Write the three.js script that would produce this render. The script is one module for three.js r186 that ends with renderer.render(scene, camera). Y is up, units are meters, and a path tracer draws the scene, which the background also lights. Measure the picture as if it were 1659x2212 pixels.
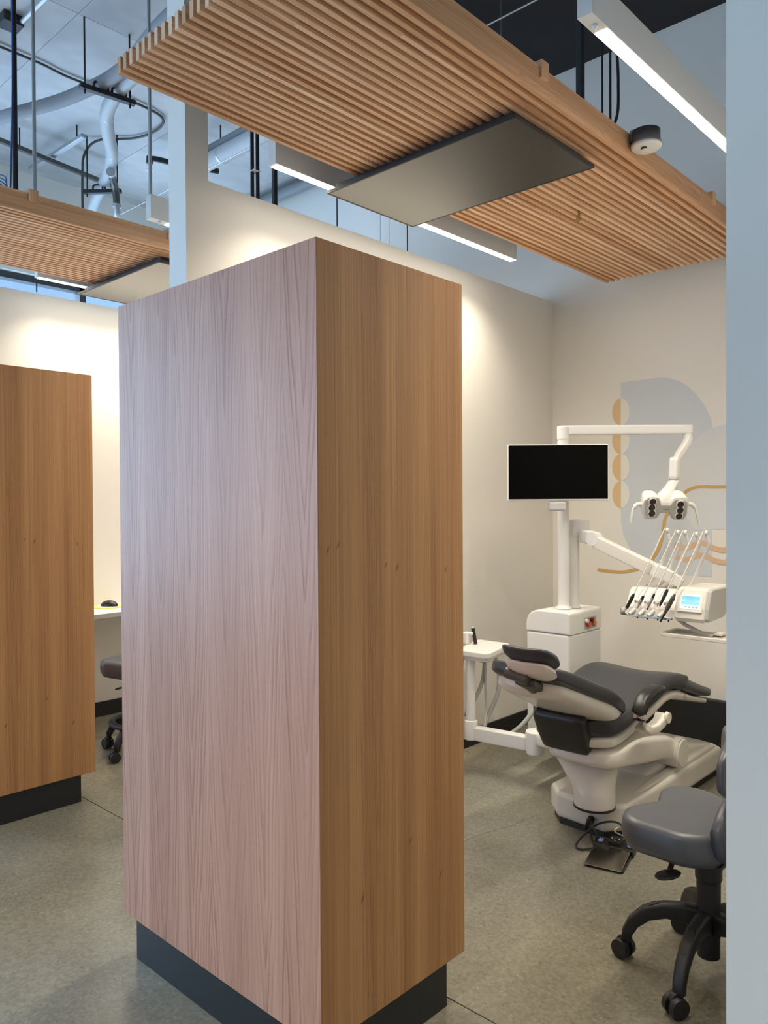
import * as THREE from 'three';
import { RoundedBoxGeometry } from 'three/addons/geometries/RoundedBoxGeometry.js';
import { mergeGeometries } from 'three/addons/utils/BufferGeometryUtils.js';
import { RectAreaLightUniformsLib } from 'three/addons/lights/RectAreaLightUniformsLib.js';

RectAreaLightUniformsLib.init();
const V = (x, y, z) => new THREE.Vector3(x, y, z);
const scene = new THREE.Scene();

// ---------------------------------------------------------------- camera
const camera = new THREE.PerspectiveCamera(2 * Math.atan(1106 / 1676.35) * 180 / Math.PI, 1659 / 2212, 0.05, 200);
camera.position.set(0, 1.4881, 0);
camera.rotation.order = 'YXZ';
camera.rotation.set(-0.0126, 0.7517, -0.0057);
scene.add(camera);

// ---------------------------------------------------------------- sky and exposure
scene.background = new THREE.Color().setRGB(0.50, 0.745, 1.06);
scene.backgroundIntensity = 3.7;
const renderer = new THREE.WebGLRenderer({ antialias: true });
renderer.toneMapping = THREE.LinearToneMapping;
renderer.toneMappingExposure = 1.75;
renderer.shadowMap.enabled = true;
renderer.shadowMap.type = THREE.PCFSoftShadowMap;
const LED_COLOR = new THREE.Color().setRGB(1.0, 0.90, 0.735);
const LED_POWER = 9, LED_BEAM = 1.0;

// ---------------------------------------------------------------- helpers
const taken = {};
function numbered(name) {
  const n = taken[name] || 0;
  taken[name] = n + 1;
  return n ? `${name}_${String(n).padStart(3, '0')}` : name;
}
function thing(name, label, category, [x, y, z], group) {
  const o = new THREE.Group();
  o.name = numbered(name);
  o.position.set(x, y, z);
  o.userData = { label, category };
  if (group) o.userData.group = group;
  scene.add(o);
  return o;
}
function structure(name, label, category, [x, y, z] = [0, 0, 0]) {
  const o = thing(name, label, category, [x, y, z]);
  o.userData.kind = 'structure';
  return o;
}
function rootOf(o) { while (o.parent && o.parent !== scene) o = o.parent; return o; }
// geometry comes in world coordinates and is moved into the axes of its thing
function part(parent, name, geo, mat, label) {
  const r = rootOf(parent);
  geo = geo.clone().translate(-r.position.x, -r.position.y, -r.position.z);
  const m = new THREE.Mesh(geo, mat);
  m.name = name;
  m.castShadow = true; m.receiveShadow = true;
  if (label) m.userData.label = label;
  parent.add(m);
  return m;
}
function copyThing(src, dx, dy, dz, label) {
  const c = src.clone();
  c.name = numbered(src.name);
  c.position.set(src.position.x + dx, src.position.y + dy, src.position.z + dz);
  c.userData = { ...src.userData, label };
  scene.add(c);
  return c;
}
function bx(x0, x1, y0, y1, z0, z1, r = 0) {
  const w = x1 - x0, h = y1 - y0, d = z1 - z0;
  const g = r ? new RoundedBoxGeometry(w, h, d, 2, Math.min(r, w / 2.02, h / 2.02, d / 2.02)) : new THREE.BoxGeometry(w, h, d);
  return g.translate((x0 + x1) / 2, (y0 + y1) / 2, (z0 + z1) / 2);
}
function cyl(a, b, r0, r1 = r0, n = 24, open = false) {
  const d = b.clone().sub(a), L = d.length();
  const g = new THREE.CylinderGeometry(r1, r0, L, n, 1, open);
  g.applyQuaternion(new THREE.Quaternion().setFromUnitVectors(V(0, 1, 0), d.normalize()));
  return g.translate((a.x + b.x) / 2, (a.y + b.y) / 2, (a.z + b.z) / 2);
}
function tube(pts, r, n = 40, rs = 8) {
  const c = new THREE.CatmullRomCurve3(pts.map(p => V(...p)), false, 'centripetal');
  return new THREE.TubeGeometry(c, n, r, rs, false);
}
function lathe(c, prof, n = 28) {           // prof: [radius, height] above c
  return new THREE.LatheGeometry(prof.map(([r, y]) => new THREE.Vector2(Math.max(r, 1e-4), y)), n).translate(...c);
}
function merge(list) {
  return mergeGeometries(list.map(g => {
    g = g.index ? g.toNonIndexed() : g;
    for (const k of Object.keys(g.attributes)) if (!['position', 'normal', 'uv'].includes(k)) g.deleteAttribute(k);
    return g;
  }));
}
function loft(rings, cap = true) {          // rings: arrays of the same number of points
  const n = rings[0].length, pos = [], uv = [], idx = [];
  rings.forEach((r, i) => r.forEach((p, j) => { pos.push(p.x, p.y, p.z); uv.push(j / n, i / (rings.length - 1)); }));
  for (let i = 0; i < rings.length - 1; i++) for (let j = 0; j < n; j++) {
    const a = i * n + j, b = i * n + (j + 1) % n, c = a + n, d = b + n;
    idx.push(a, b, c, b, d, c);
  }
  if (cap) for (const i of [0, rings.length - 1]) {
    const k = pos.length / 3, m = rings[i].reduce((s, p) => s.add(p), V(0, 0, 0)).multiplyScalar(1 / n);
    pos.push(m.x, m.y, m.z); uv.push(0.5, 0.5);
    for (let j = 0; j < n; j++) i ? idx.push(i * n + j, i * n + (j + 1) % n, k) : idx.push(i * n + (j + 1) % n, i * n + j, k);
  }
  const g = new THREE.BufferGeometry();
  g.setAttribute('position', new THREE.Float32BufferAttribute(pos, 3));
  g.setAttribute('uv', new THREE.Float32BufferAttribute(uv, 2));
  g.setIndex(idx);
  g.computeVertexNormals();
  return g;
}
const spow = (v, e) => Math.sign(v) * Math.pow(Math.abs(v), e);
// a body swept in the plane x = cx along stations {z, h, w (half width), t (half thickness)}
function smoothStations(st, n) {
  const keys = Object.keys(st[0]), out = [];
  for (let i = 0; i <= n; i++) {
    const f = i / n * (st.length - 1), k = Math.min(Math.floor(f), st.length - 2), t = f - k, o = {};
    const p0 = st[Math.max(k - 1, 0)], p1 = st[k], p2 = st[k + 1], p3 = st[Math.min(k + 2, st.length - 1)];
    for (const q of keys) {
      const a = p0[q], b = p1[q], c = p2[q], d = p3[q];
      o[q] = 0.5 * (2 * b + (c - a) * t + (2 * a - 5 * b + 4 * c - d) * t * t + (3 * b - a - 3 * c + d) * t * t * t);
    }
    out.push(o);
  }
  return out;
}
function sweepBody(cx, st, { n = 30, m = 36, e = 0.6, cup = 0 } = {}) {
  const s = smoothStations(st, n), rings = [];
  s.forEach((p, i) => {
    const a = s[Math.max(i - 1, 0)], b = s[Math.min(i + 1, s.length - 1)];
    let tz = b.z - a.z, th = b.h - a.h; const L = Math.hypot(tz, th); tz /= L; th /= L;
    let nz = th, nh = -tz;                 // upwards normal for stations running towards -z
    const ring = [];
    for (let j = 0; j < m; j++) {
      const q = j / m * 2 * Math.PI, c = spow(Math.cos(q), e), v = spow(Math.sin(q), e);
      const x = Math.max(p.w, 0.001) * c, k = Math.max(p.t, 0.001) * v + (v > -0.2 ? cup : cup * 0.3) * c * c;
      ring.push(V(cx + (p.o || 0) + x, p.h + nh * k, p.z + nz * k));
    }
    rings.push(ring);
  });
  return loft(rings);
}
function rectSweep(pts, w, h, e = 0.35, m = 24) {   // a bar with rounded rectangular section along 3d points; w across, h upwards
  const rings = pts.map((p, i) => {
    const a = V(...pts[Math.max(i - 1, 0)]), b = V(...pts[Math.min(i + 1, pts.length - 1)]), t = b.sub(a).normalize();
    let s = Math.abs(t.y) > 0.95 ? V(1, 0, 0) : V(0, 1, 0).cross(t).normalize();
    const u = t.clone().cross(s).normalize(), ring = [];
    const W = Array.isArray(w) ? w[i] : w, Hh = Array.isArray(h) ? h[i] : h;
    for (let j = 0; j < m; j++) {
      const q = j / m * 2 * Math.PI;
      ring.push(V(...p).addScaledVector(s, W / 2 * spow(Math.cos(q), e)).addScaledVector(u, Hh / 2 * spow(Math.sin(q), e)));
    }
    return ring;
  });
  return loft(rings);
}
function creased(g) { g = g.toNonIndexed(); g.computeVertexNormals(); return g; }
// uv in metres by the face's direction; grain = the axis that the texture's v follows
function metreUV(g, grain = 'y', du = 0, dv = 0) {
  g = g.index ? g.toNonIndexed() : g;
  const p = g.attributes.position, n = g.attributes.normal, uv = new Float32Array(p.count * 2);
  for (let i = 0; i < p.count; i++) {
    const x = p.getX(i), y = p.getY(i), z = p.getZ(i), ax = Math.abs(n.getX(i)), ay = Math.abs(n.getY(i)), az = Math.abs(n.getZ(i));
    let a, b;
    if (grain === 'y') { b = y; a = ax > az ? z : x; if (ay > ax && ay > az) { a = x; b = z; } }
    else if (grain === 'z') { b = z; a = ax > ay ? y : x; if (az > ax && az > ay) { a = x; b = y; } }
    else { b = x; a = az > ay ? y : z; if (ax > ay && ax > az) { a = z; b = y; } }
    uv[2 * i] = a + du; uv[2 * i + 1] = b + dv;
  }
  g.setAttribute('uv', new THREE.BufferAttribute(uv, 2));
  return g;
}

// ---------------------------------------------------------------- noise and textures
function hash(ix, iy, s) {
  let h = Math.imul(ix, 374761393) ^ Math.imul(iy, 668265263) ^ Math.imul(s, 2147483647 - 1013);
  h = Math.imul(h ^ (h >>> 13), 1274126177);
  return ((h ^ (h >>> 16)) >>> 0) / 4294967296;
}
function vn(x, y, s, px = 1 << 20, py = 1 << 20) {   // value noise, period px, py
  const ix = Math.floor(x), iy = Math.floor(y), fx = x - ix, fy = y - iy;
  const u = fx * fx * (3 - 2 * fx), v = fy * fy * (3 - 2 * fy);
  const x0 = ((ix % px) + px) % px, x1 = (x0 + 1) % px, y0 = ((iy % py) + py) % py, y1 = (y0 + 1) % py;
  const a = hash(x0, y0, s), b = hash(x1, y0, s), c = hash(x0, y1, s), d = hash(x1, y1, s);
  return a + (b - a) * u + (c - a) * v + (a - b - c + d) * u * v;
}
let seedState = 12345;
function rnd() { seedState = (Math.imul(seedState, 1664525) + 1013904223) >>> 0; return seedState / 4294967296; }
function makeTexture(w, h, fn, srgb = true) {
  const d = new Uint8Array(w * h * 4), c = [0, 0, 0];
  for (let y = 0, k = 0; y < h; y++) for (let x = 0; x < w; x++, k += 4) {
    fn(x, y, c);
    d[k] = c[0] < 0 ? 0 : c[0] > 255 ? 255 : c[0]; d[k + 1] = c[1] < 0 ? 0 : c[1] > 255 ? 255 : c[1]; d[k + 2] = c[2] < 0 ? 0 : c[2] > 255 ? 255 : c[2]; d[k + 3] = 255;
  }
  const t = new THREE.DataTexture(d, w, h, THREE.RGBAFormat);
  t.wrapS = t.wrapT = THREE.RepeatWrapping;
  t.magFilter = THREE.LinearFilter; t.minFilter = THREE.LinearMipmapLinearFilter; t.generateMipmaps = true;
  if (srgb) t.colorSpace = THREE.SRGBColorSpace;
  t.needsUpdate = true;
  return t;
}
const sized = (t, w, h) => { t.repeat.set(1 / w, 1 / h); return t; };

// oak veneer: flat-cut leaves with nested arches (cathedral = 1) or quieter rift-cut bands (cathedral = 0)
function oakTexture(W, H, wm, hm, { leaf, cathedral, seed, base, dark, contrast, knots }) {
  const nl = Math.round(wm / leaf), leafInfo = [];
  for (let i = 0; i < nl; i++) leafInfo.push({ tone: (hash(i, 7, seed) - 0.5), dir: hash(i, 9, seed) > 0.35 ? 1 : -1, off: hash(i, 11, seed) * 7, c: (hash(i, 13, seed) - 0.5) * 0.35, k: 0.8 + 0.5 * hash(i, 15, seed) });
  return makeTexture(W, H, (px, py, out) => {
    const x = px / W * wm, y = py / H * hm;
    const li = Math.min(nl - 1, Math.floor(x / leaf)), L = leafInfo[li];
    let lx = (x / leaf - li - 0.5 - L.c * 0.4);
    const warp = (vn(x * 9, y * 1.1, seed + 1) - 0.5) * 0.9 + (vn(x * 30, y * 3.2, seed + 2) - 0.5) * 0.28;
    let g;
    const cut = cathedral || (L.dir < 0 && Math.abs(lx) < 0.42);
    if (cathedral) g = -(y + L.off) * 3.4 * L.k + 5.6 * Math.pow(Math.abs(2 * lx), 1.15) + warp * 2.3 + (vn(x * 70, y * 6, seed + 12) - 0.5) * 0.5;
    else g = (cut ? -(y + L.off) * 5.5 + 13 * Math.pow(Math.abs(2 * lx), 1.1) : x * 95) + warp * 2.4;
    const fr = g - Math.floor(g);
    const ring = Math.pow(fr, 3.0) * (1 - Math.pow(fr, 22)) * (0.15 + 1.5 * hash(Math.floor(g), li, seed + 31)) * (0.5 + vn(x * 25, y * 2.2, seed + 9));
    const fine = vn(x * 900, y * 7, seed + 3) - 0.5, fine2 = vn(x * 380, y * 1.8, seed + 4) - 0.5, fine3 = vn(x * 170, y * 0.9, seed + 7) - 0.5;
    const band = (vn(x * 15, y * 0.3, seed + 5) - 0.5) * 1.0 + (vn(x * 40, y * 0.5, seed + 6) - 0.5) * 0.5;
    const pore = vn(x * 1250, y * 36, seed + 8) > 0.82 ? 1 : 0;
    let amt = contrast * (ring * (cathedral ? 0.62 : cut ? 0.42 : 0.12) + fine * 0.28 + fine2 * (cathedral ? 0.2 : 0.34) + fine3 * (cathedral ? 0.1 : 0.22) + band * (cathedral ? 0.26 : 0.5) + L.tone * 0.16) + pore * 0.12 * contrast;
    if (knots) for (const [kx, ky, kr] of knots) { const dx = (x - kx) + (y - ky) * 0.4, dy = (y - ky) * 0.55, q = (dx * dx + dy * dy * 0.6) / (kr * kr); if (q < 4) amt += 0.9 * Math.exp(-q * 1.6); }
    const a = Math.max(-0.5, Math.min(1.2, amt));
    for (let q = 0; q < 3; q++) out[q] = base[q] + (dark[q] - base[q]) * a;
  });
}
function solidOakTexture(seed, base, dark) {   // 0.12 m across, 3.4 m along
  return makeTexture(128, 2048, (px, py, out) => {
    const x = px / 128 * 0.12, y = py / 2048 * 3.4;
    const warp = (vn(x * 22, y * 0.9, seed) - 0.5) * 2 + (vn(x * 60, y * 2.5, seed + 1) - 0.5) * 0.8;
    const g = x * 130 + warp * (seed > 150 ? 4.6 : 2.4) + Math.sin(y * 0.7 + seed) * 2.2, fr = g - Math.floor(g);
    const a = 0.38 * Math.pow(fr, 2.4) * (1 - Math.pow(fr, 20)) + 0.42 * (vn(x * 420, y * 5, seed + 2) - 0.5) + 0.45 * (vn(x * 40, y * 0.8, seed + 3) - 0.5);
    for (let q = 0; q < 3; q++) out[q] = base[q] + (dark[q] - base[q]) * a;
  });
}
const std = (o) => new THREE.MeshStandardMaterial(o);
const phy = (o) => new THREE.MeshPhysicalMaterial(o);
const RGB = (r, g, b) => new THREE.Color().setRGB(r, g, b);

const oakA = sized(oakTexture(1024, 2048, 1.0, 2.05, { leaf: 0.1667, cathedral: 1, seed: 21, base: [200, 150, 126], dark: [146, 94, 74], contrast: 0.95 }), 1.0, 2.05);
const oakB = sized(oakTexture(768, 2048, 0.6, 2.05, { leaf: 0.15, cathedral: 0, seed: 47, base: [191, 139, 90], dark: [132, 83, 45], contrast: 1.0, knots: [[0.09, 1.16, 0.004], [0.30, 1.18, 0.005], [0.345, 1.19, 0.004], [0.52, 1.25, 0.004], [0.555, 1.24, 0.004], [0.12, 0.28, 0.005], [0.25, 0.42, 0.004], [0.44, 0.33, 0.005]] }), 0.6, 2.05);
const bumpOak = makeTexture(512, 512, (px, py, o) => { const v = 128 + 150 * (vn(px * 0.5, py * 0.018, 5) - 0.5) + 90 * (vn(px * 0.2, py * 0.008, 6) - 0.5); o[0] = o[1] = o[2] = v; }, false);
bumpOak.repeat.set(2.2, 0.5);
const slatTex = [1, 2, 3, 4].map(i => sized(solidOakTexture(100 + i * 13, [[234, 194, 158], [228, 185, 147], [238, 200, 165], [218, 172, 132]][i - 1], [166, 112, 70]), 0.12, 3.4));

// polished concrete, 4 m repeat
const concreteMap = sized(makeTexture(2048, 2048, (px, py, o) => {
  const x = px / 2048, y = py / 2048;
  const big = vn(x * 5, y * 5, 61, 5, 5) * 0.5 + vn(x * 12, y * 12, 62, 12, 12) * 0.3 + vn(x * 31, y * 31, 63, 31, 31) * 0.2 - 0.5;
  const fine = vn(x * 420, y * 420, 64, 420, 420) - 0.5, speck = vn(x * 760, y * 760, 65, 760, 760);
  const hue = vn(x * 7, y * 7, 66, 7, 7) - 0.5;
  let v = 130 + big * 54 + fine * 18 + (speck > 0.88 ? 16 : speck < 0.1 ? -20 : 0);
  o[0] = v * 1.0 + hue * 6; o[1] = v * 0.98; o[2] = v * 0.875 - hue * 9;
}), 4, 4);
const concreteRough = sized(makeTexture(1024, 1024, (px, py, o) => {
  const x = px / 1024, y = py / 1024;
  const v = 0.20 + 0.10 * (vn(x * 6, y * 6, 71, 6, 6) - 0.5) + 0.06 * (vn(x * 40, y * 40, 72, 40, 40) - 0.5);
  o[0] = o[1] = o[2] = 255 * v;
}, false), 4, 4);
const ceilingMap = sized(makeTexture(1024, 1024, (px, py, o) => {
  const x = px / 1024, y = py / 1024;
  const b = vn(x * 4, y * 4, 81, 4, 4) * 0.5 + vn(x * 14, y * 9, 82, 14, 9) * 0.3 + vn(x * 60, y * 40, 83, 60, 40) * 0.2 - 0.5;
  const v = 196 + b * 56; o[0] = v; o[1] = v * 1.0; o[2] = v * 1.005;
}), 4, 4);
const paintBump = makeTexture(256, 256, (px, py, o) => { o[0] = o[1] = o[2] = 128 + 90 * (vn(px * 0.35, py * 0.35, 91, 90, 90) - 0.5); }, false);
paintBump.repeat.set(3, 3);

const M = {
  wall: std({ color: RGB(0.80, 0.775, 0.72), roughness: 0.62, bumpMap: paintBump, bumpScale: 0.0002 }),
  ceiling: std({ map: ceilingMap, roughness: 0.9 }),
  blackCeiling: std({ color: RGB(0.018, 0.018, 0.02), roughness: 0.95 }),
  floor: std({ map: concreteMap, roughnessMap: concreteRough, roughness: 1.0 }),
  joint: std({ color: RGB(0.06, 0.057, 0.05), roughness: 0.9 }),
  base: std({ color: RGB(0.012, 0.012, 0.013), roughness: 0.55 }),
  kick: std({ color: RGB(0.018, 0.020, 0.024), roughness: 0.38 }),
  oakA: std({ map: oakA, roughness: 0.44, bumpMap: bumpOak, bumpScale: 0.0004 }),
  oakB: std({ map: oakB, roughness: 0.46, bumpMap: bumpOak, bumpScale: 0.0003 }),
  oakTop: std({ color: RGB(0.52, 0.33, 0.19), roughness: 0.5 }),
  slats: slatTex.map(t => std({ map: t, roughness: 0.55 })),
  white: std({ color: RGB(0.76, 0.755, 0.735), roughness: 0.32 }),
  whiteMatt: std({ color: RGB(0.78, 0.775, 0.75), roughness: 0.5 }),
  warmWhite: std({ color: RGB(0.74, 0.71, 0.65), roughness: 0.3 }),
  grey: std({ color: RGB(0.42, 0.42, 0.41), roughness: 0.4 }),
  hose: std({ color: RGB(0.40, 0.41, 0.38), roughness: 0.45 }),
  hosePale: std({ color: RGB(0.62, 0.62, 0.58), roughness: 0.4 }),
  leather: std({ color: RGB(0.036, 0.039, 0.047), roughness: 0.42 }),
  stoolLeather: std({ color: RGB(0.085, 0.09, 0.105), roughness: 0.36 }),
  darkPlastic: std({ color: RGB(0.012, 0.012, 0.013), roughness: 0.35 }),
  gunmetal: std({ color: RGB(0.10, 0.098, 0.09), roughness: 0.4, metalness: 0.5 }),
  rubber: std({ color: RGB(0.02, 0.02, 0.021), roughness: 0.6 }),
  steel: std({ color: RGB(0.55, 0.54, 0.51), roughness: 0.28, metalness: 1 }),
  galv: std({ color: RGB(0.48, 0.50, 0.52), roughness: 0.42, metalness: 0.65 }),
  insulation: std({ color: RGB(0.25, 0.26, 0.28), roughness: 0.6 }),
  black: std({ color: RGB(0.014, 0.014, 0.016), roughness: 0.5 }),
  fixture: std({ color: RGB(0.80, 0.795, 0.78), roughness: 0.45 }),
  led: std({ color: RGB(0.9, 0.9, 0.88), roughness: 0.5, emissive: RGB(1, 0.95, 0.86), emissiveIntensity: 4 }),
  tvGlass: phy({ color: RGB(0.012, 0.012, 0.011), roughness: 0.2, specularIntensity: 0.9 }),
  monitorGlass: phy({ color: RGB(0.001, 0.001, 0.001), roughness: 0.3, specularIntensity: 0.12 }),
  glass: phy({ color: RGB(1, 1, 1), roughness: 0.0, transmission: 1, thickness: 0, ior: 1.45 }),
  mullion: std({ color: RGB(0.05, 0.055, 0.06), roughness: 0.45, metalness: 0.3 }),
  muralBlue: std({ color: RGB(0.66, 0.69, 0.72), roughness: 0.62 }),
  muralBlueDeep: std({ color: RGB(0.61, 0.65, 0.70), roughness: 0.62 }),
  muralCream: std({ color: RGB(0.80, 0.775, 0.70), roughness: 0.62 }),
  muralOchre: std({ color: RGB(0.72, 0.50, 0.27), roughness: 0.62 }),
  muralGold: std({ color: RGB(0.62, 0.38, 0.12), roughness: 0.62 }),
  muralPeach: std({ color: RGB(0.70, 0.48, 0.31), roughness: 0.62 }),
};

// ---------------------------------------------------------------- the setting
const P = 2.3254;                        // spacing of the bays
const CEIL = 4.46, ZB = -4.769, XF = -2.8417, TH = 0.1294, ZE = -1.8304, HP = 2.8756;
const XW = -7.1, ZF = 6.4, XR = 3.6;

{ // floor slabs with saw-cut joints
  const f = structure('floor', 'polished grey-brown concrete floor with fine saw-cut joints', 'floor');
  const g = 0.0025, xs = [XW - 0.2, XR + 0.2], zs = [ZB - 0.2, -1.8135, ZF + 0.2];
  for (let i = 0; i < 1; i++) for (let k = 0; k < 2; k++)
    part(f, 'slab', metreUV(bx(xs[i] + g, xs[i + 1] - g, -0.12, 0, zs[k] + g, zs[k + 1] - g), 'z'), M.floor);
  const cr = [[-2.09, -2.62], [-2.06, -2.71], [-2.045, -2.82], [-2.025, -2.90], [-1.995, -2.98], [-1.99, -3.09], [-1.975, -3.17]];
  part(f, 'hairline_crack', merge(cr.slice(1).map((p, i) => { const [a, b] = cr[i], dx = p[0] - a, dz = p[1] - b, L = Math.hypot(dx, dz), w = [0.001, 0.0012, 0.0016, 0.002, 0.0018, 0.001][i]; return new THREE.BoxGeometry(w, 0.0004, L).rotateY(Math.atan2(dx, dz)).translate((p[0] + a) / 2, 0.0001, (p[1] + b) / 2); })), M.joint, 'thin dark crack in the concrete');
  part(f, 'joint_filler', bx(XW - 0.2, XR + 0.2, -0.14, -0.004, ZB - 0.2, ZF + 0.2), M.joint);
}
{ // ceiling: pale deck, black deck over the right side
  const c = structure('ceiling', 'high pale painted deck ceiling with exposed pipes', 'ceiling');
  part(c, 'deck', bx(XW - 0.2, XR + 0.2, CEIL + 0.012, CEIL + 0.15, ZB - 0.2, ZF + 0.2), M.joint);
  const px = [XW - 0.2, -6.98, -4.58, -2.18, 0.22, 2.62, XR + 0.2], pz = [ZB - 0.2, -4.59, -3.40, -2.21, -1.02, 0.17, 1.36, 2.55, 3.74, 4.93, 6.12, ZF + 0.2], gp = 0.0018;
  for (let i = 0; i < px.length - 1; i++) for (let k = 0; k < pz.length - 1; k++)
    part(c, 'deck_panel', metreUV(bx(px[i] + gp, px[i + 1] - gp, CEIL, CEIL + 0.014, pz[k] + gp, pz[k + 1] - gp), 'z', i * 1.37, k * 0.61), M.ceiling);
  const c2 = structure('ceiling_right', 'black painted part of the deck ceiling over the main canopy', 'ceiling');
  part(c2, 'black_deck', bx(-3.75, XR, CEIL - 0.03, CEIL, ZB + 0.001, -1.2), M.blackCeiling);
  part(c2, 'deck_edge', bx(-3.75, XR, CEIL - 0.075, CEIL - 0.03, -3.02, -2.98), M.blackCeiling);
}
{
  const w = structure('wall_back', 'tall off-white back wall behind the dental chairs', 'wall');
  part(w, 'wall_surface', metreUV(bx(XW - 0.2, XR + 0.2, 0, CEIL, ZB - 0.2, ZB)), M.wall);
  const b = structure('baseboard_back', 'tall black base panel along the back wall', 'baseboard');
  part(b, 'base_panel', bx(XF + 0.001, -0.645, 0, 0.29, ZB, ZB + 0.05, 0.003), M.base);
}
{
  const w = structure('wall_right', 'off-white wall closing the right side', 'wall');
  part(w, 'wall_surface', metreUV(bx(XR, XR + 0.2, 0, CEIL, ZB, ZF)), M.wall);
  const v = structure('wall_front', 'off-white window wall behind the camera', 'wall');
  part(v, 'header', metreUV(bx(XW - 0.2, XR + 0.2, 3.56, CEIL, ZF, ZF + 0.2)), M.wall);
  part(v, 'sill_wall', metreUV(bx(XW - 0.2, XR + 0.2, 0, 0.3, ZF, ZF + 0.2)), M.wall);
  const edges = [XW - 0.2, -6.8, -3.6, XR + 0.2];
  for (let i = 0; i < edges.length; i += 2) part(v, 'pier', metreUV(bx(edges[i], edges[i + 1], 0.3, 3.56, ZF, ZF + 0.2)), M.wall);
  for (let i = 0; i < 1; i++) {
    const a = edges[2 * i + 1], b = edges[2 * i + 2];
    const o = structure(`window_${i + 4}`, ['dark framed front window near the window wall', 'dark framed front window in the middle', 'dark framed front window at the right wall'][i], 'window');
    for (const y of [0.3, 2.45, 3.5]) part(o, 'frame_rail', bx(a, b, y, y + 0.06, ZF + 0.05, ZF + 0.15), M.mullion);
    for (let k = 0; k <= 3; k++) { const x = a + (b - a) * k / 3; part(o, 'mullion', bx(x - 0.03, x + 0.03, 0.3, 3.56, ZF + 0.05, ZF + 0.15), M.mullion); }
    for (let k = 0; k < 3; k++) for (const [y0, y1] of [[0.36, 2.45], [2.51, 3.5]]) {
      const w = (b - a) / 3;
      part(o, 'pane', new THREE.PlaneGeometry(w - 0.06, y1 - y0).translate(a + w * (k + 0.5), (y0 + y1) / 2, ZF + 0.1), M.glass);
    }
  }
}
{ // window wall on the left: sill, header, piers
  const w = structure('wall_left', 'off-white window wall on the far left', 'wall');
  part(w, 'header', metreUV(bx(XW - 0.2, XW, 3.56, CEIL, ZB, ZF)), M.wall);
  part(w, 'sill_wall', metreUV(bx(XW - 0.2, XW, 0, 0.45, ZB, ZF)), M.wall);
  const bays = [[-4.5, -1.4], [-1.1, 2.0], [2.3, 6.1]];
  const edges = [ZB, -4.5, -1.4, -1.1, 2.0, 2.3, 6.1, ZF];
  for (let i = 0; i < edges.length; i += 2) part(w, 'pier', metreUV(bx(XW - 0.2, XW, 0.45, 3.56, edges[i], edges[i + 1])), M.wall);
  bays.forEach(([a, b], i) => {
    const o = structure(`window_${i + 1}`, ['dark framed window seen over the far partition', 'dark framed window beside the corridor', 'dark framed window at the front of the room'][i], 'window');
    const zs = []; const n = Math.round((b - a) / 1.03);
    for (let k = 0; k <= n; k++) zs.push(a + (b - a) * k / n);
    part(o, 'frame_rail', bx(XW - 0.15, XW - 0.05, 0.45, 0.51, a, b), M.mullion);
    part(o, 'frame_rail', bx(XW - 0.15, XW - 0.05, 3.50, 3.56, a, b), M.mullion);
    part(o, 'frame_rail', bx(XW - 0.15, XW - 0.05, 2.45, 2.51, a, b), M.mullion);
    zs.forEach(z => part(o, 'mullion', bx(XW - 0.15, XW - 0.05, 0.45, 3.56, z - 0.03, z + 0.03), M.mullion));
    for (let k = 0; k < n; k++) for (const [y0, y1] of [[0.51, 2.45], [2.51, 3.5]])
      part(o, 'pane', new THREE.PlaneGeometry(zs[k + 1] - zs[k] - 0.06, y1 - y0).rotateY(Math.PI / 2).translate(XW - 0.1, (y0 + y1) / 2, (zs[k] + zs[k + 1]) / 2), M.glass);
  });
}
{ // building across the street, seen as a sliver through window_1
  const o = thing('neighbour_building', 'blue-grey building outside, glimpsed through the far window', 'building', [-16.5, 0, -9]);
  const m = std({ color: RGB(0.10, 0.12, 0.14), roughness: 0.8 });
  part(o, 'facade', bx(-18, -15, -1, 8.2, -15, -4.2), m);
  part(o, 'parapet', bx(-18.1, -14.9, 8.2, 8.5, -15.1, -4.1), M.mullion);
  for (let k = 0; k < 6; k++) for (const y of [1, 3.4, 5.8]) part(o, 'window', bx(-15.01, -14.98, y, y + 1.5, -14.4 + k * 1.7, -13.4 + k * 1.7), M.mullion);
}
// partitions between the bays: low wall with a full-height post at its end
[['wall_partition_middle', 0, 'low off-white partition behind the tall oak cabinet'], ['wall_partition_left', -P, 'low off-white partition carrying the white counter'], ['wall_partition_right', XF * -1 - 0.641 + 0.001 + TH, 'partition end close on the right edge of the view']].forEach(([n, dx, label], i) => {
  const w = structure(n, label, 'wall');
  const x1 = XF + dx, x0 = x1 - TH;
  part(w, 'low_wall', metreUV(bx(x0, x1, 0, HP, ZB, ZE - 0.1134)), M.wall);
  part(w, 'end_post', metreUV(bx(x0, x1, 0, CEIL - 0.03, ZE - 0.1134, ZE)), M.wall);
  const b = structure(['baseboard_middle', 'baseboard_left', 'baseboard_right'][i], ['black baseboard of the partition behind the dental chair', 'black baseboard of the partition under the counter', 'black baseboard of the right partition'][i], 'baseboard');
  part(b, 'board', bx(x1, x1 + 0.012, 0, 0.1, ZB + 0.05, ZE - 0.02, 0.002), M.base);
  part(b, 'board', bx(x0 - 0.012, x0, 0, 0.1, ZB + 0.05, ZE - 0.02, 0.002), M.base);
});

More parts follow.
